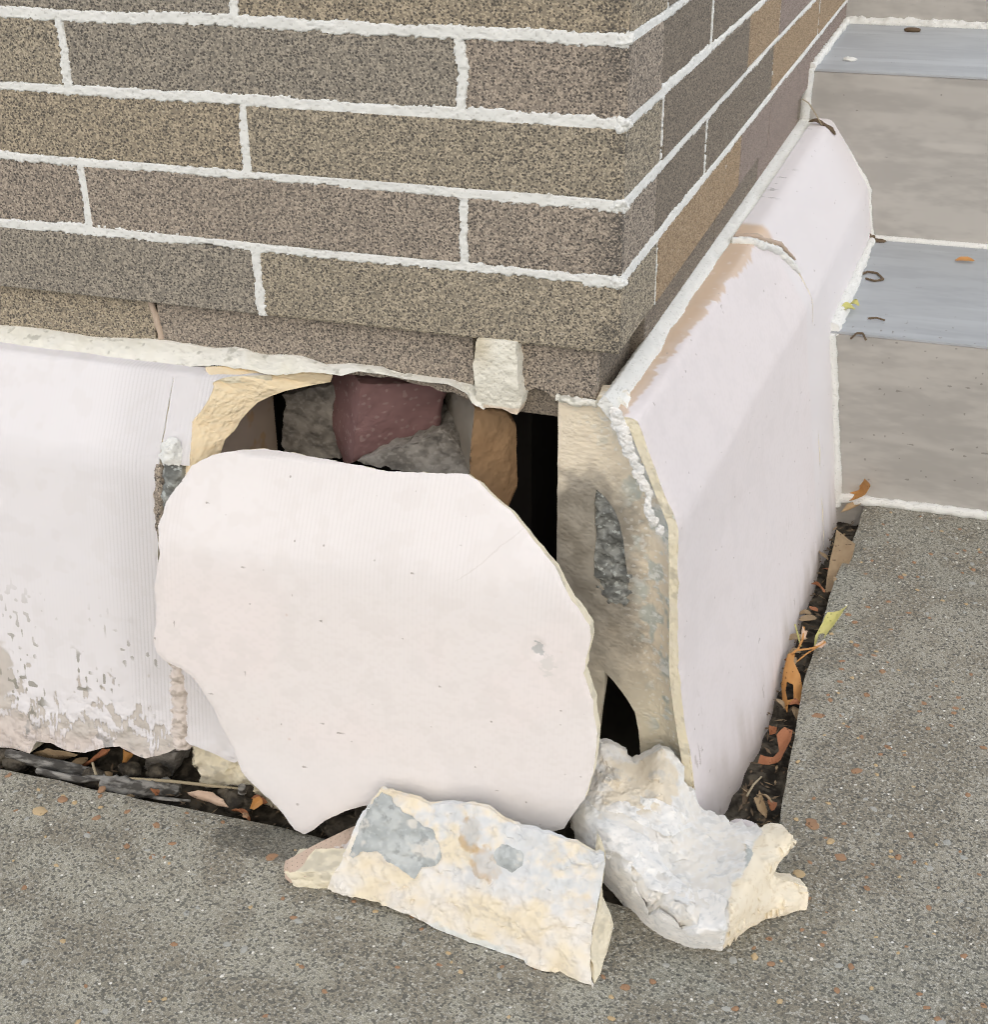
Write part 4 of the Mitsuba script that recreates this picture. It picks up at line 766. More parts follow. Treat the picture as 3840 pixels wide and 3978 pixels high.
# upper left remnant: outer skin, broken face, end web behind
ro = [(x, float(front_b(z))) for x, y, z in D['rem_outer']]
led = [(q[0], .01 - q[1]) for q in D['rem_ledge'] if q[1] < -.001]
rem = Polygon([(-.3797, .012), (-.290, .012)] + [(q[0], max(.012, -q[1] + .01)) for q in D['rem_ledge'][::-1]] + ro + [(-.3735, ro[-1][1]), (-.3797, float(front_b(-.335)))]).buffer(0)
shell_part(corner, 'shell', front_shell(rem, .006, .003, .0006, 12, .001), 'mat_paint_left', 'mat_clay_pale')
outer = np.vstack([np.array(D['rem_ledge'])[::-1][:0], np.array(D['rem_outer'])])
A = [[-.268, .002, -.2815], [-.30, -.004, -.2835]] + [[q[0], q[1], q[2] - .0012] for q in D['rem_ledge'][::-1][1:3]] + D['rem_outer'] + [[-.352, -.066, -.362]]
v, f = ruled(A, D['rem_inner'], 90, 26, .0030, 31)
part(corner, 'broken_edge', thick(v, v + np.array([-.012, .012, .004]), f, 2, 0), 'mat_clay_yellow', 50, label='yellow broken clay edge at the top left of the hole')
ew = Polygon([(.092, -.30), (.012, -.30), (-.012, -.335), (-.030, -.362), (-.060, -.62), (.092, -.62)])
pp, tt = tri2d(ew, .006, 0, 13)
part(corner, 'end_web', thick(np.c_[0 * pp[:, 0] - .3495, pp], np.c_[0 * pp[:, 0] - .372, pp], tt, 1), 'mat_clay_inner', 30)
part(corner, 'joint_mortar', lump((-.3685, -.058, -.3415), (.0095, .009, .0135), 130, .45, 4, 3), 'mat_mortar', 50)
part(corner, 'joint_mortar', strip_tube([(-.366, -.056, -.35), (-.367, -.060, -.37), (-.371, -.063, -.395), (-.376, -.066, -.42), (-.380, -.07, -.47), (-.378, -.078, -.53)], [.010, .0115, .009, .006, .004, .003], 14, .005, 140, .002), 'mat_mortar_lump', 50)
part(corner, 'joint_mortar', strip_tube([(-.3805, -.060, -.352), (-.381, -.0635, -.375), (-.3825, -.066, -.40), (-.383, -.07, -.43)], [.003, .0055, .005, .002], 12, .002, 140, .002), 'mat_brick_mauve', 50)
# lower left remnant
lw = [(q[0], float(front_b(min(q[2], -.34)))) for q in D['low_white']]
top_in = [(-.290, lw[-1][1]), (-.300, float(front_b(-.50))), (-.3655, float(front_b(-.50)))]
shell_part(corner, 'shell', front_shell(Polygon([(-.3655, float(front_b(-.50)))] + [(x + .001, b) for x, b in lw] + [(-.290, lw[-1][1]), (-.290, float(front_b(-.50)))]).buffer(0), .006, .003, .0006, 14, .001), 'mat_paint_left', 'mat_clay_pale')
bp = np.array(D['low_break'])
hull2 = [(-.3675, -.604), (-.3700, -.672), (-.325, -.676), (-.27, -.678), (-.262, -.62), (-.30, -.58), (-.345, -.588)]
pp, tt = tri2d(Polygon(hull2), .003, .001, 15)
yy = -.086 + (pp[:, 1] + .60) * -.10 - .004 * np.clip((pp[:, 0] + .35) / .05, 0, 1)
P = np.c_[pp[:, 0], yy, pp[:, 1]]; P[:, 1] += fn3(P, 45, 2, 6) * .010 + fn3(P, 130, 3, 5) * .005 + facets(P, .014, .25, 7)
part(corner, 'broken_edge', thick(P, P + [0, .03, 0], tt, 3, .001), 'mat_clay_pale', 50)
part(corner, 'joint_mortar', block_from(D['mortar_block'], (0, .03, 0), .004, .003, 16), 'mat_rubble', 45)

# side skin of the corner block and the block behind it
SS, SQ = smooth_profile([(-.012, -.2755), (.021, -.2755), (.0600, -.361), (.0665, -.50), (.0885, -.645), (.096, -.705)], sigma=.0032)
def side_b(z): return np.interp(-np.asarray(z), -SQ[24:, 1], SS[24:])
def side_pt(y, b):
    x, z = np.interp(b, SS, SQ[:, 0]), np.interp(b, SS, SQ[:, 1])
    led = np.interp(z, [-.705, -.645, -.50, -.361, -.2755], [.035, .035, .040, .027, .010])
    g = np.minimum(y / .65, 1 + .35 * (y / .65 - 1))
    lowq = np.clip((-.44 - z) / .2, 0, 1)
    grow = np.where(y < .15, np.maximum(y, -.05) / .15 * .62, np.minimum(.62 + (y - .15) / .5 * .38, 1 + (y - .65) * .3)) * lowq + g * (1 - lowq)
    return np.c_[x + led * grow, y, z]
def side_shell(poly, th, res, jag, seed, lift=0.0, disp=None):
    pp, tt = tri2d(poly, res, jag, seed)
    P = side_pt(pp[:, 0], pp[:, 1])
    e = .001
    bc = np.clip(pp[:, 1], .002, SS[-1] - .004); Pc = side_pt(pp[:, 0], bc)
    N = np.cross(side_pt(pp[:, 0] + e, bc) - Pc, side_pt(pp[:, 0], bc + e) - Pc)
    N /= np.linalg.norm(N, axis=1, keepdims=True); N *= np.sign(N[:, 0] + .5 * N[:, 2])[:, None]
    d = fn3(P, 22, 3, seed) * .0022 + lift
    if disp is not None: d = d + disp(pp, P)
    return thick(P + N * d[:, None], P - N * th, tt, 6, .0022, 190, True)
YJ = .545
b_end = float(SS[-1])
frontedge = [(-.016, .020), (-.018, .05), (-.020, .10), (-.022, .14), (-.020, .2), (-.018, .3), (-.014, .36), (-.012, b_end)]
lip = lambda pp, P: -.0025 * np.exp(-np.clip(pp[:, 0] + .02, 0, 1) / .004) + fn3(P, 75, 3, 8) * .004 * np.exp(-np.clip(pp[:, 0] + .02, 0, 1) / .006)
joint_y = lambda b: YJ - .095 * np.clip(1 - b / .033, 0, 1)
shell_part(corner, 'side_skin', side_shell(Polygon(frontedge + [(YJ - .0003, b_end), (YJ - .0003, .105), (YJ - .012, .06), (.462, .040), (.446, .010), (-.010, .010)]), .010, .0055, .0005, 17, 0, lip), 'mat_paint_side', 'mat_clay_pale')
far_block = thing('base_block', 'white painted base block against the steps, behind the corner block', 'base block', 'moulded base blocks along the wall')
shell_part(far_block, 'side_skin', side_shell(Polygon([(YJ + .0003, b_end), (1.042, b_end), (1.042, .010), (.451, .010), (.467, .040), (YJ - .007, .06), (YJ + .0003, .105)]), .012, .008, .0002, 18, 0, lambda pp, P: .0026 * np.clip((.115 - pp[:, 1]) / .05, 0, 1) + fn3(P, 75, 3, 8) * 0), 'mat_paint_side', 'mat_clay_pale')
bj = np.array([.010, .030, .040, .06, .085, .098])
yj = np.array([.4485, .4560, .4645, .512, .535, .5465])
jp = side_pt(yj, bj) + [.0012, 0, .0012]
part(far_block, 'joint_mortar', strip_tube(jp, [.0040, .0042, .0042, .0040, .0036, .0018], 14, .0032, 220, .002), 'mat_mortar', 50)
part(far_block, 'joint_mortar', strip_tube(jp[:5] + [.001, .010, .003], [.002, .003, .003, .0028, .001], 8, .0015, 170, .003), 'mat_clay_inner', 50)
# web across the corner block, flaring out to the side skin
wz = np.linspace(-.280, -.695, 60)
wx = np.interp(side_b(wz), SS, SQ[:, 0]) - .0035
web_poly = Polygon([(-.0515, -.2805), (-.022, -.2805), (-.018, -.272), (.004, -.270), (.008, -.275)] + list(zip(wx, wz)) + [(-.12, -.695), (-.12, -.56), (-.0515, -.50)], [])
arch = Polygon(D['arch'][:8] + [[-.02, -.70], [.0285, -.70]][::-1] + D['arch'][8:]) if False else Polygon(D['arch'][:6] + [(.030, -.640), (-.014, -.640)] + D['arch'][8:]).buffer(0)
lens = Polygon(D['lens']).buffer(0)
web_poly = web_poly.difference(arch).difference(lens)
if web_poly.geom_type != 'Polygon': web_poly = max(web_poly.geoms, key=lambda g: g.area)
pp, tt = tri2d(web_poly, .0030, .0003, 19)
ex = np.interp(-pp[:, 1], -wz, wx) - pp[:, 0]
y = .0115 - .026 * np.clip(1 - ex / .034, 0, 1) ** 2.0
P = np.c_[pp[:, 0], y, pp[:, 1]]
crust = np.clip(1 - ex / .022, 0, 1) * np.clip((pp[:, 1] + .47) / .1, 0, 1)
P[:, 1] += fn3(P, 40, 3, 6) * .003 - crust * np.clip(fn3(P, 150, 3, 12) + .15, 0, 1) * .020
part(corner, 'web', thick(P, np.c_[pp[:, 0] - .002, y + .020, pp[:, 1]], tt, 4, .0008, 150), 'mat_web', 50, label='stained clay web inside the corner block, with a slot and an arched hole')
pp, tt = tri2d(lens.buffer(.004), .0016, .0003, 27)
P = np.c_[pp[:, 0], .016 + 0 * pp[:, 0], pp[:, 1]]
low_ = np.clip((-.425 - pp[:, 1]) / .03, 0, 1)
P[:, 1] += fn3(P, 95, 3, 5) * .016 + fn3(P, 260, 3, 6) * .007 - low_ * .006
part(corner, 'mortar_lump', thick(P, P + [0, .012, 0], tt, 2, .0005), 'mat_mortar_lump', 60)
part(corner, 'mortar_lump', cat([lump((.034, .002, -.618), (.006, .005, .008), 150, .5, 3, 4), lump((.043, .0, -.612), (.006, .005, .007), 150, .5, 3, 5)]), 'mat_mortar_lump', 50)

lp = np.array([(.001, -.0150, -.275), (.008, -.0160, -.283), (.0165, -.0178, -.300), (.0250, -.0188, -.322), (.034, -.0195, -.346), (.0425, -.0198, -.366)])
rl = np.random.default_rng(12)
ls = [np.array([np.interp(t, np.arange(6), lp[:, k]) for k in range(3)]) + rl.normal(0, .0008, 3) - [rl.uniform(0, .003), 0, 0] for t in np.linspace(0, 5, 20)]
part(corner, 'lime_crust', cat([lump(c, np.array([.0052, .0022, .0075]) * rl.uniform(.7, 1.15) * (1 - .018 * i), 220, .55, 4, 40 + i) for i, c in enumerate(ls)]), 'mat_crust', 60)

# ---------------------------------------------------------------- stone steps
steps = thing('stone_steps', 'grey veined marble steps rising beside the brick wall', 'steps')
Y1, Y2, Y3, Z1, Z2, Z3, X1 = .647, 1.035, 1.431, -.4345, -.209, .004, 2.4
def slab(lo, hi, m, name, c=.0025):
    part(steps, name, chamfer_box(lo, hi, c), m, False)
slab((.03, Y1, -.78), (X1, Y1 + .04, Z1 - .0005), 'mat_marble_riser', 'riser')
slab((.03, Y1 + .0405, Z1 - .03), (X1, Y2 + .02, Z1), 'mat_marble_tread', 'tread')
part(steps, 'nosing', chamfer_box((.03, Y1 - .0006, Z1 - .001), (X1, Y1 + .0402, Z1 + .0003), .002), 'mat_marble_tread', False)
slab((.0, Y2, Z1 - .02), (X1, Y2 + .04, Z2 - .0005), 'mat_marble_riser', 'riser')
slab((.0, Y2 + .0405, Z2 - .03), (X1, Y3 + .02, Z2), 'mat_marble_tread', 'tread')
part(steps, 'nosing', chamfer_box((.0, Y2 - .0006, Z2 - .001), (X1, Y2 + .0402, Z2 + .0003), .002), 'mat_marble_tread', False)
slab((-.05, Y3, Z2 - .02), (X1, Y3 + .04, Z3), 'mat_marble_riser', 'riser')
slab((-.05, Y3 + .0405, Z3 - .03), (X1, Y3 + .6, Z3 + .0), 'mat_marble_tread', 'tread')
def run(pts, r, rough=.0012, f=120, m='mat_mortar'): part(steps, 'caulk', strip_tube(pts, r, 10, rough, f, .004), m, 45)
run([(.12, Y1 - .001, ZG + .001), (.3, Y1 - .001, ZG + .003), (X1, Y1 - .001, ZG + .003)], .0065, .003)
run([(.10, Y2 - .001, Z1 + .001), (X1, Y2 - .001, Z1 + .001)], .0048, .0006)
run([(.0, Y3 - .002, Z2 + .001), (X1, Y3 - .002, Z2 + .001)], .0085, .007)
b_at = lambda z: float(side_b(z))
sp = lambda y, z: side_pt(np.array([y]), np.array([b_at(z)]))[0]
run([sp(Y1 - .003, z) + [.001, 0, 0] for z in np.linspace(-.66, -.437, 8)], [.004, .0075, .006, .0055, .005, .0055, .006, .005], .002)
run([sp(y, Z1 + .002) + [.002, 0, 0] for y in np.linspace(Y1, Y2, 8)], [.009, .009, .0085, .008, .007, .006, .005, .004], .0035)
run([sp(Y2 - .002, z) + [.0005, 0, .0005] for z in np.linspace(-.43, -.30, 9)], .0028, .002)
run([(-.004, Y2 - .002, -.288), (-.003, Y2 - .002, Z2 + .002)], .0085, .002)
run([(.002, y, Z2 + .003) for y in np.linspace(Y2 - .002, Y3, 9)], [.005, .0055, .0055, .005, .005, .005, .005, .006, .006], .004)
run([(.003, Y3 - .001, Z2), (.003, Y3 - .001, Z3 + .05)], .009, .003)

# ---------------------------------------------------------------- fallen pieces
fA, e1, e2, e3 = (np.array(q) for q in D['slab_frame'])
poly = Polygon(D['slab']).buffer(0)
pp, tt = tri2d(poly, .0028, .0011, 41)
def slab_pt(q):
    # fold between the vertical face (b > 0) and the bevel (b < 0), eased over 10 mm
    b = q[:, 1]; r = np.sqrt(b * b + .014 ** 2)
    dn, up = (b + r) / 2, (r - b) / 2
    return fA + q[:, :1] * e1 + dn[:, None] * e2 + up[:, None] * e3
P = slab_pt(pp)
nl, nu = np.cross(e2, e1), np.cross(e1, e3)
nl *= -np.sign(nl[1]); nu *= -np.sign(nu[1])
k = 1 / (1 + np.exp(-pp[:, 1] / .024))
N = nl * k[:, None] + nu * (1 - k[:, None]); N /= np.linalg.norm(N, axis=1, keepdims=True)
dist = shapely.distance(shapely.points(pp), poly.exterior)
ll = np.array(D['slab_ledge'])
ly = np.interp(pp[:, 0], ll[:, 0], ll[:, 1])
over = np.where((pp[:, 0] > ll[0, 0] - .01) & (pp[:, 0] < ll[-1, 0] + .01), np.clip(ly - pp[:, 1], 0, .03), 0)
d = fn3(P, 14, 2, 3) * .0018 + fn3(P, 200, 2, 3) * .0003 - .0012 * np.exp(-dist / .002)
chip = np.array(D['slab_marks']['chip'])
d -= .0035 * np.exp(-((pp[:, 0] - chip[0]) / .004) ** 2 - ((pp[:, 1] - chip[1]) / .006) ** 2) * (1 + 2 * fn3(P, 300, 2, 4))
F = P + N * d[:, None] + FN * over[:, None] * 1.3
skin, rim = thick(F, P - N * .015, tt, 6, .0016, 200, True)
slab_key = add('fallen_slab', skin, 'mat_paint_slab', 40)
labels[slab_key] = {'label': 'large pinkish white broken slab leaning upright against the hole in the base', 'category': 'slab'}

part(slab_key, 'broken_rim', rim, 'mat_clay_pale', 40)
frag = thing('broken_fragment', 'flat cream broken fragment with blue-grey stains, lying tilted before the leaning slab', 'fragment')
pp, tt, P, dist = relief(D['p1'], D['p1c'], .0026, 51, 1e-4)
upm = np.clip((P[:, 2] + .625) / .03, 0.25, 1)
P[:, 1] += fn3(P, 55, 3, 4) * .006 + fn3(P, 190, 3, 6) * .0042 * upm + facets(P, .016, .09, 5)
part(frag, 'shell', thick(P, P + FN * .014, tt, 4, .0022, 170), 'mat_fragment', 32)
pp1, P1 = pp, P
pp, tt, P, dist = relief(D['p1e'], [], .0026, 52)
P[:, 1] += fn3(P, 90, 3, 5) * .010 + .004
part(frag, 'broken_end', thick(P, P + [-.012, .02, 0], tt, 4, .002, 170), 'mat_clay_pale', 50)

frag2 = thing('broken_fragment', 'lumpy white and cream fragment with a forked right end, at the foot of the corner', 'fragment')
pp, tt, P, dist = relief(D['p2'], D['p2c'], .0026, 53, 1e-4, .0010)
P[:, 1] += facets(P, .013, .24, 6)
uE = np.array(D['p2edge']); ll2 = lay(P)
clean = np.clip((ll2[:, 0] - np.interp(-ll2[:, 1], -uE[:, 1], uE[:, 0])) / .004, 0, 1)
crusty = np.abs(fn3(P, 48, 2, 8)) * 2
P[:, 1] += (fn3(P, 60, 3, 8) * .010 + fn3(P, 210, 3, 9) * .006 + np.clip(crusty - .22, 0, .12) * .030) * (1 - .75 * clean) * (1 - .55 * np.clip((P[:, 2] + .592) / .012, 0, 1))
P[:, 1] += .005 * np.exp(-dist / .004)
part(frag2, 'body', thick(P, P + FN * .028, tt, 5, .002, 170), 'mat_fragment_white', 32)
def overlay(pts2, holes, surf_pp, surf_P, lift, res, jag, seed, nz):
    # a residue layer lying on a piece: follows its surface, raised by lift, ragged at the rim
    poly = Polygon(pts2, [h for h in holes]).buffer(0)
    q, t = tri2d(poly, res, jag, seed)
    dep = LinearNDInterpolator(surf_pp, lay(surf_P)[:, 2])(q); dep = np.where(np.isnan(dep), NearestNDInterpolator(surf_pp, lay(surf_P)[:, 2])(q), dep)
    e = shapely.distance(shapely.points(q), poly.exterior)
    F = unlay(q[:, 0], q[:, 1], dep - lift * (1 - .45 * np.exp(-e / .003)))
    F = F - FN * (fn3(F, 75, 3, seed) * nz + fn3(F, 230, 3, seed + 1) * nz * .6)[:, None]
    return thick(F, unlay(q[:, 0], q[:, 1], dep + .003), t, 3, .0006, 200)
part(frag2, 'crust', overlay(D['p2crust'], [D['p2sand']], pp, P, .0050, .0018, .0012, 61, .0050), 'mat_crust', 32, label='thick white crust along the lower edge of the fragment')
part(frag2, 'crust', overlay(D['p2upper'], [], pp, P, .0022, .0018, .0014, 62, .0030), 'mat_crust', 32)

part(frag, 'mortar_patch', overlay(D['p1a'], [], pp1, P1, .0020, .0018, .0022, 63, .0032), 'mat_mortar_patch', 32, label='blue-grey mortar residue at the upper left of the fragment')
part(frag, 'mortar_patch', overlay(D['p1b'], [], pp1, P1, .0008, .0018, .0022, 64, .0020), 'mat_mortar_patch', 32)
frag3 = thing('broken_fragment', 'small pinkish ribbed shard sticking out from under the cream fragment', 'fragment')
O = np.array(D['p0top']); pp, tt = tri2d(Polygon(O[:, :2]).buffer(0), .003, .0005, 54)
P = np.c_[pp, RBFInterpolator(O[:, :2], O[:, 2], kernel='linear', smoothing=.001)(pp)]
part(frag3, 'face', thick(P, P - [0, 0, .012], tt, 3, .001), 'mat_pink_clay', 45)
pp, tt, P, dist = relief(D['p0front'], [], .0025, 55)
P[:, 1] += fn3(P, 100, 3, 5) * .006
part(frag3, 'broken_edge', thick(P, P + [0, .03, 0], tt, 3, .001), 'mat_clay_pale', 45)
s = D['shard']
add('paint_chip', lump((s[0], s[1], s[2] + .004), (.0125, .007, .006), 90, .4, 3, 12), 'mat_paint_side', 30, label='small white chip behind the lumpy fragment, at the base of the corner', category='chip')
add('dark_rubble', cat([lump((-.205, -.112, -.655), (.02, .018, .012), 60, .5, 3, 1), lump((-.185, -.10, -.645), (.016, .014, .010), 60, .5, 3, 2), lump((-.225, -.10, -.66), (.015, .014, .010), 60, .5, 3, 3), lump((-.05, -.085, -.655), (.03, .02, .014), 60, .5, 3, 4)]), 'mat_soil', False,
    label='dark crumbled rubble in the gap under the leaning slab', category='rubble', kind='stuff')

# ---------------------------------------------------------------- leaves, twigs, crumbs
def leaf_mesh(outline, curl=.004, seed=0, hole=None):
    O = np.array(outline, float)
    c = O.mean(0); U, S, Vt = np.linalg.svd(O - c)
    a, b, n = Vt
    if n[2] < 0: n = -n
    q = np.c_[(O - c) @ a, (O - c) @ b]
    poly = Polygon(q).buffer(0)
    if poly.geom_type != 'Polygon': poly = max(poly.geoms, key=lambda g: g.area)
    if hole is not None:
        H = np.array(hole, float); poly = poly.difference(Polygon(np.c_[(H - c) @ a, (H - c) @ b]))
        if poly.geom_type != 'Polygon': poly = max(poly.geoms, key=lambda g: g.area)
    pp, tt = tri2d(poly, .0022, .0003, seed)
    h = RBFInterpolator(q, (O - c) @ n, kernel='linear', smoothing=1e-5)(pp)
    w = np.abs(q[:, 1]).max() + 1e-6
    h = h + curl * (pp[:, 1] / w) ** 2 - .0008 * np.exp(-np.abs(pp[:, 1]) / .0010) + fn3(np.c_[pp, 0 * h + seed], 90, 2, seed) * .003
    P = c + pp[:, :1] * a + pp[:, 1:] * b + h[:, None] * n
    return thick(P, P - n * .0005, tt, 1)
def flat_leaf(c, L, W, ang, z, lift=.003):
    t = np.linspace(0, 1, 9); u = np.array([math.cos(ang), math.sin(ang), 0]); w = np.array([-math.sin(ang), math.cos(ang), 0])
    prof = np.sin(np.pi * t) ** .8 * W / 2
    up = [np.array(c) + u * (a - .5) * L + w * b + [0, 0, lift * (1 + math.sin(3 * a))] for a, b in zip(t, prof)]
    dn = [np.array(c) + u * (a - .5) * L - w * b + [0, 0, lift * (.4 + math.sin(3 * a))] for a, b in zip(t[::-1][1:-1], prof[::-1][1:-1])]
    return [list(q) for q in up + dn]
LV = D['leaves']
LV['green_a'] = [[q[0] + .011, q[1], q[2] + .004] for q in LV['green_a']]
LV['bigbrown'] = [[q[0] + .004, q[1], q[2] + .004] for q in LV['bigbrown']]
def leaf(name, key, m, label, cat_='leaf', curl=.004, hole=None, seed=0):
    k = numbered(name)
    add(k + ('__blade'), leaf_mesh(LV[key], curl, seed, hole), m, 40)
    labels[k] = {'label': label, 'category': cat_}
    return k
leaf('dry_leaf', 'orange_back', 'mat_leaf_orange', 'bright orange curled leaf standing at the foot of the lowest riser', curl=.006, seed=1)
leaf('dry_leaf', 'pale', 'mat_leaf_tan', 'narrow pale tan leaf lying just below the bright orange curled leaf', seed=2)
leaf('dry_leaf', 'bigbrown', 'mat_leaf_brown', 'large flat brown leaf leaning in the side gap behind the green leaf', seed=3, curl=.005)
g = leaf('green_leaf', 'green_a', 'mat_leaf_green', 'yellow-green pointed leaf in two blades standing in the side gap', seed=4)
part(g, 'blade', leaf_mesh(LV['green_b'], .005, 5), 'mat_leaf_green', 40)
counts[g + '__blade'] = 2
k = leaf('dry_leaf', 'skeleton', 'mat_leaf_orange', 'orange-brown leaf with a hole torn in it and a forked stem', hole=LV['skel_hole'], curl=-.007, seed=6)
part(k, 'stem', strip_tube(LV['skel_stem'], .0012, 6, 0, 1, .003), 'mat_leaf_orange')
part(k, 'stem', strip_tube(LV['skel_stem2'], .0010, 6, 0, 1, .003), 'mat_leaf_orange')
part(k, 'bract', leaf_mesh(LV['skel_bract'], .001, 7), 'mat_leaf_pale', 40)
part(k, 'bract', leaf_mesh(LV['skel_bract2'], .001, 8), 'mat_leaf_pale', 40)
leaf('dry_leaf', 'reddish', 'mat_leaf_rust', 'crumpled rust-red leaf in the side gap', curl=.008, seed=9)
leaf('dry_leaf', 'tan', 'mat_leaf_tan', 'small tan leaf lying in the side gap nearest the lumpy fragment', seed=10)
leaf('dry_leaf', 'brown_bit', 'mat_leaf_rust', 'small red-brown leaf scrap above the crumpled rust-red leaf', seed=11)
leaf('dry_leaf', 'dark_leaf', 'mat_leaf_dark', 'small dark leaf scrap beside the small tan leaf', seed=12)
leaf('dry_leaf', 'left_brown', 'mat_leaf_brown', 'dull brown leaf under the left base block, behind the long grey twig', seed=13)
leaf('dry_leaf', 'left_orange', 'mat_leaf_rust', 'orange-brown leaf tilted under the broken edge of the left base block', seed=14)
leaf('dry_leaf', 'left_drip', 'mat_leaf_orange', 'torn orange leaf scrap hanging under the left base block', seed=15)
leaf('dry_leaf', 'left_pale', 'mat_leaf_pale', 'pale oval leaf in the front gap just left of the leaning slab', seed=16, curl=-.005)
leaf('dry_leaf', 'left_tan', 'mat_leaf_orange', 'small orange leaf half hidden by the left edge of the leaning slab', seed=17)
TW = D['twigs']
def twig(key, r, m, label, name='twig', rough=.0008):
    k = numbered(name); add(k, strip_tube(TW[key], r, 9, rough, 220, .003), m, 45); labels[k] = {'label': label, 'category': name.replace('_', ' ')}
twig('a', [.0045, .0055, .006, .0055, .004], 'mat_twig', 'long grey twig in the front gap below the left base block', rough=.0016)
twig('b', [.0075, .0095, .010, .009, .006], 'mat_twig', 'thick rotten grey stick in the front gap between the long twig and the pale leaf', rough=.004)
twig('c', [.003, .0035, .0035, .003, .0028, .002], 'mat_twig', 'thinner grey twig along the sidewalk edge below the long grey twig', rough=.0008)
twig('d', [.0012, .0014, .0015, .0016, .001], 'mat_stem', 'thin straw stem running along the front gap towards the leaning slab', 'stem', .0002)
twig('e', [.0012, .0015, .0014], 'mat_stem', 'short straw stem standing across the long grey twig', 'stem', .0002)
twig('f', [.0012, .0018, .0012], 'mat_twig', 'short dark twig on the sidewalk edge left of the pale oval leaf', rough=.0004)
twig('g', [.0035, .004, .003], 'mat_twig', 'dark stub of twig standing beside the leaning slab', rough=.001)
twig('h', [.0008, .001, .0008], 'mat_leaf_green', 'thin green stem beside the yellow-green leaf', 'stem', .0001)
twig('i', [.0007, .0009, .0006], 'mat_leaf_orange', 'thin brown stem crossing under the yellow-green leaf', 'stem', .0001)
twig('j', [.0009, .0011, .0008], 'mat_stem', 'thin pale stem in the side gap beside the small dark leaf scrap', 'stem', .0001)

def scatter_bits(n, seed):
    r = np.random.default_rng(seed); V, F, o = [], [], 0
    for i in range(n):
        if r.random() < .55: c = np.array([r.uniform(.112, .152), r.uniform(-.02, .64), 0])
        else: c = np.array([r.uniform(-.62, -.20), r.uniform(-.148, -.085), 0])
        c[2] = -.676 + r.uniform(-.006, .010)
        L, W = r.uniform(.003, .012), r.uniform(.0008, .0032)
        a = r.uniform(0, np.pi * 2); tilt = r.uniform(-.5, .5)
        u = np.array([np.cos(a), np.sin(a), tilt]); w = np.array([-np.sin(a), np.cos(a), r.uniform(-.5, .5)])
        pts = np.array([c - u * L / 2, c - w * W / 2, c + u * L / 2, c + w * W / 2, c + [0, 0, .0008], c - [0, 0, .0008]])
        V.append(pts); F.append(np.array([[0, 1, 4], [1, 2, 4], [2, 3, 4], [3, 0, 4], [1, 0, 5], [2, 1, 5], [3, 2, 5], [0, 3, 5]]) + o); o += 6
    return trimesh.Trimesh(np.vstack(V), np.vstack(F), process=False)
add('leaf_litter', cat([scatter_bits(480, 3)]), 'mat_leaf_dark', False, label='dark leaf crumbs and bark bits lying in the gaps along the wall base', category='litter', kind='stuff')
def flakes(n, seed):
    r = np.random.default_rng(seed); out = []
    for i in range(n):
        if i % 3: c = [r.uniform(.122, .150), r.uniform(.0, .62), -.667 + r.uniform(-.004, .008)]
        else: c = [r.uniform(-.60, -.26), r.uniform(-.130, -.095), -.668 + r.uniform(-.004, .006)]
        O = flat_leaf(c, r.uniform(.012, .026), r.uniform(.004, .010), r.uniform(0, 3.14), 0, r.uniform(.002, .006))
        out.append(leaf_mesh(O, r.uniform(-.003, .004), 100 + i))
    return cat(out)
add('leaf_litter_002', flakes(16, 8), 'mat_leaf_brown', 40, label='curled brown leaf flakes strewn along the gaps at the wall base', category='litter', kind='stuff')
add('leaf_litter_003', flakes(9, 9), 'mat_leaf_rust', 40, label='rusty brown leaf flakes strewn along the gaps at the wall base', category='litter', kind='stuff')
add('leaf_litter_001', cat([scatter_bits(130, 4)]), 'mat_leaf_brown', False, label='lighter brown leaf crumbs mixed into the litter along the wall base', category='litter', kind='stuff')
add('dirt_clump', cat([lump((q[0], q[1], q[2] + .004), (.012 + .004 * (i == 0), .009, .008), 90, .6, 3, i) for i, q in enumerate(D['clumps'])]), 'mat_soil', False, label='dark dirt clumps lying among the twigs in the front gap', category='dirt', kind='stuff')

# aggregate showing in the concrete
pm = ['rust', 'rust', 'grey', 'gold', 'rust', 'grey', 'rust', 'rust']
def pebble(x, y, r, seed, h=.0016):
    m = trimesh.creation.icosphere(subdivisions=1); v = np.array(m.vertices)
    q = np.random.default_rng(seed); a = q.uniform(0, 3.14); s = np.array([r, r * q.uniform(.6, .85), h])
    v = v * (1 + q.uniform(-.22, .22, (len(v), 1))) * s
    return trimesh.Trimesh(np.c_[x + v[:, 0] * np.cos(a) - v[:, 1] * np.sin(a), y + v[:, 0] * np.sin(a) + v[:, 1] * np.cos(a), ZG + v[:, 2] - .0002], m.faces, process=False)
for i, (x, y, r) in enumerate(D['pebbles']):
    m = ['rust', 'rust', 'rust', 'rust', 'gold', 'rust'][i % 6]
    if i == 0: m = 'rust'
    part('sidewalk', 'pebble', pebble(x, y, r, i), 'mat_pebble_' + m, 40)
def aggregate(n, seed, rmin, rmax, conc):
    r = np.random.default_rng(seed); out = []
    while len(out) < n:
        x, y = r.uniform(-.62, .48), r.uniform(-.50, .63)
        if not (y < edge_f - .006 or x > edge_s + .006): continue
        d = min(abs(x - edge_s) if y > edge_f else 9, abs(y - edge_f) if y < edge_f else 9)
        if y > edge_f: pr = 1.0
        else: pr = math.exp(-d / .10) + .10
        if r.random() > pr * conc: continue
        out.append(pebble(x, y, r.uniform(rmin, rmax), int(r.integers(1e6)), r.uniform(.0006, .0013)))
    return cat(out)
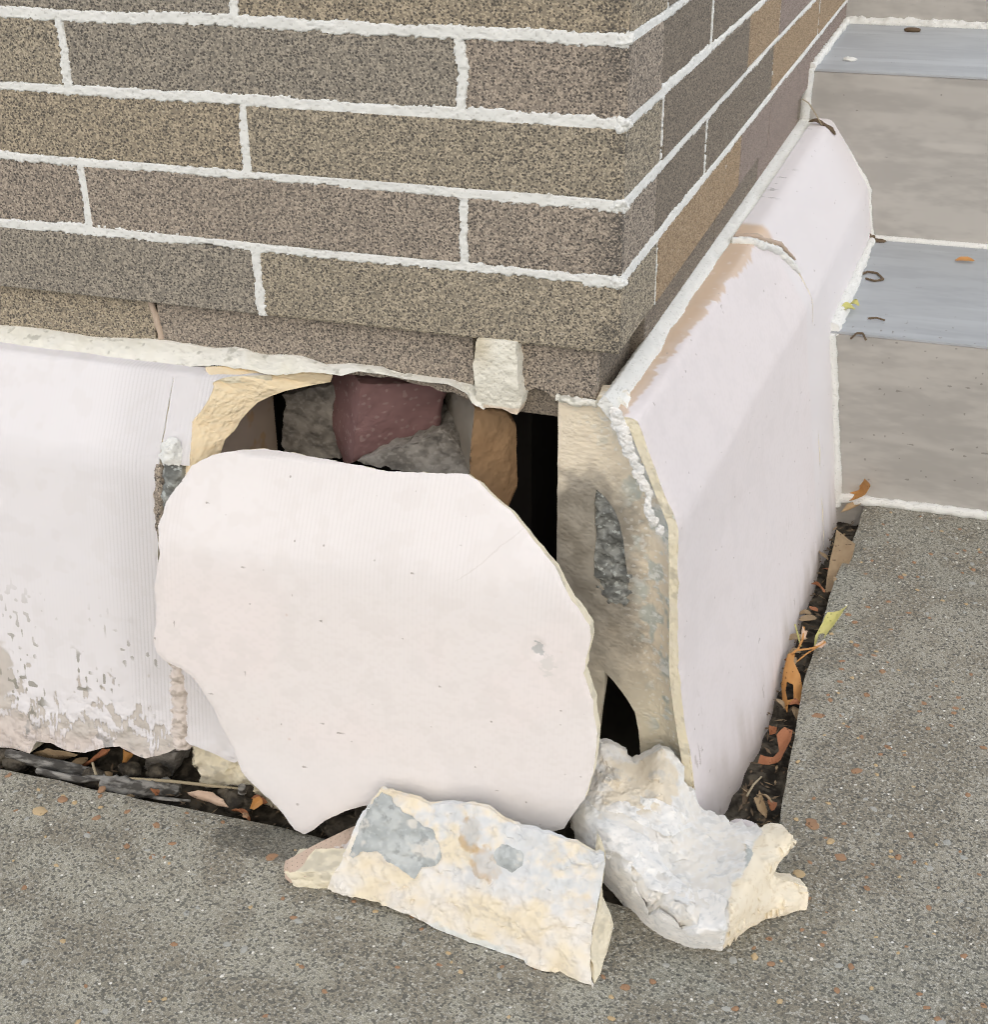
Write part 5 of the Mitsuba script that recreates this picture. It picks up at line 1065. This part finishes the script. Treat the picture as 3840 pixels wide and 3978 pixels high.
for m, n, sd, a, b in (('rust', 200, 1, .0016, .0038), ('gold', 150, 2, .0014, .0030), ('grey', 190, 3, .0016, .0040), ('white', 110, 4, .0008, .0020)):
    k = part('sidewalk', 'aggregate', aggregate(n, sd, a, b, .8), 'mat_pebble_' + m, 40)
    labels[k] = {'kind': 'stuff'}

# crumbs on the steps
x, y, z = D['s_leaf']
k = numbered('dry_leaf'); add(k, leaf_mesh(flat_leaf((x, y, z), .026, .009, .15, z), .002, 31), 'mat_leaf_orange', 40); labels[k] = {'label': 'tiny orange leaf scrap on the lower tread', 'category': 'leaf'}
k = numbered('stem'); add(k, strip_tube(D['s_squig'], .0014, 6, .0003, 200, .002), 'mat_leaf_dark', 40); labels[k] = {'label': 'curled dark stem on the lower tread, near the white caulk', 'category': 'stem'}
k = numbered('stem'); add(k, strip_tube(D['s_curl'], .0014, 6, .0003, 200, .002), 'mat_leaf_dark', 40); labels[k] = {'label': 'dark hooked stem at the front edge of the lower tread', 'category': 'stem'}
x, y, z = D['s_green']
k = numbered('green_leaf'); add(k, cat([leaf_mesh(flat_leaf((x, y, z + .004), .020, .012, .5, z, .004), .004, 33), leaf_mesh(flat_leaf((x + .006, y + .02, z + .004), .014, .008, -.4, z, .003), .004, 34)]), 'mat_leaf_green', 40); labels[k] = {'label': 'small green leaf scrap beside the caulk on the lower tread', 'category': 'leaf'}
x, y, z = D['s_dash']
k = numbered('stem'); add(k, strip_tube([(x - .010, y, z + .002), (x, y + .002, z + .003), (x + .010, y - .001, z + .002)], .0012, 6, .0003), 'mat_leaf_dark', 40); labels[k] = {'label': 'short straight dark stem in the middle of the lower tread', 'category': 'stem'}
add('dry_leaf_curl', strip_tube([[q[0] + .002, q[1] - .006, q[2] + .0085] for q in D['s_brown']], [.002, .005, .004, .006, .002], 8, .002, 160, .002, .5), 'mat_leaf_dark', 40, label='brown curled leaf on top of the base block beside the steps', category='leaf')
k = numbered('stem'); add(k, strip_tube(D['s_stem'], .0008, 6, 0), 'mat_stem', 40); labels[k] = {'label': 'thin bent stem leaning above the brown curled leaf', 'category': 'stem'}
x, y, z = D['s_white']; add('paint_chip_001', lump((x, y, z + .002), (.010, .006, .003), 200, .5, 2, 3), 'mat_mortar', 40, label='small white chip lying on the upper tread', category='chip')
x, y, z = D['s_dark']; add('dirt_clump_001', lump((x, y, z + .002), (.012, .007, .004), 200, .6, 2, 5), 'mat_leaf_dark', 40, label='dark crumb at the back of the upper tread', category='dirt')
x, y, z = D['s_corner']; add('dirt_clump_002', cat([lump((x - .004, y - .004, z + .004), (.010, .006, .006), 200, .6, 2, 6), lump((x + .008, y - .006, z + .002), (.012, .004, .003), 200, .6, 2, 7)]), 'mat_leaf_dark', 40, label='dark dirt in the corner where the lower tread meets the base block', category='dirt')
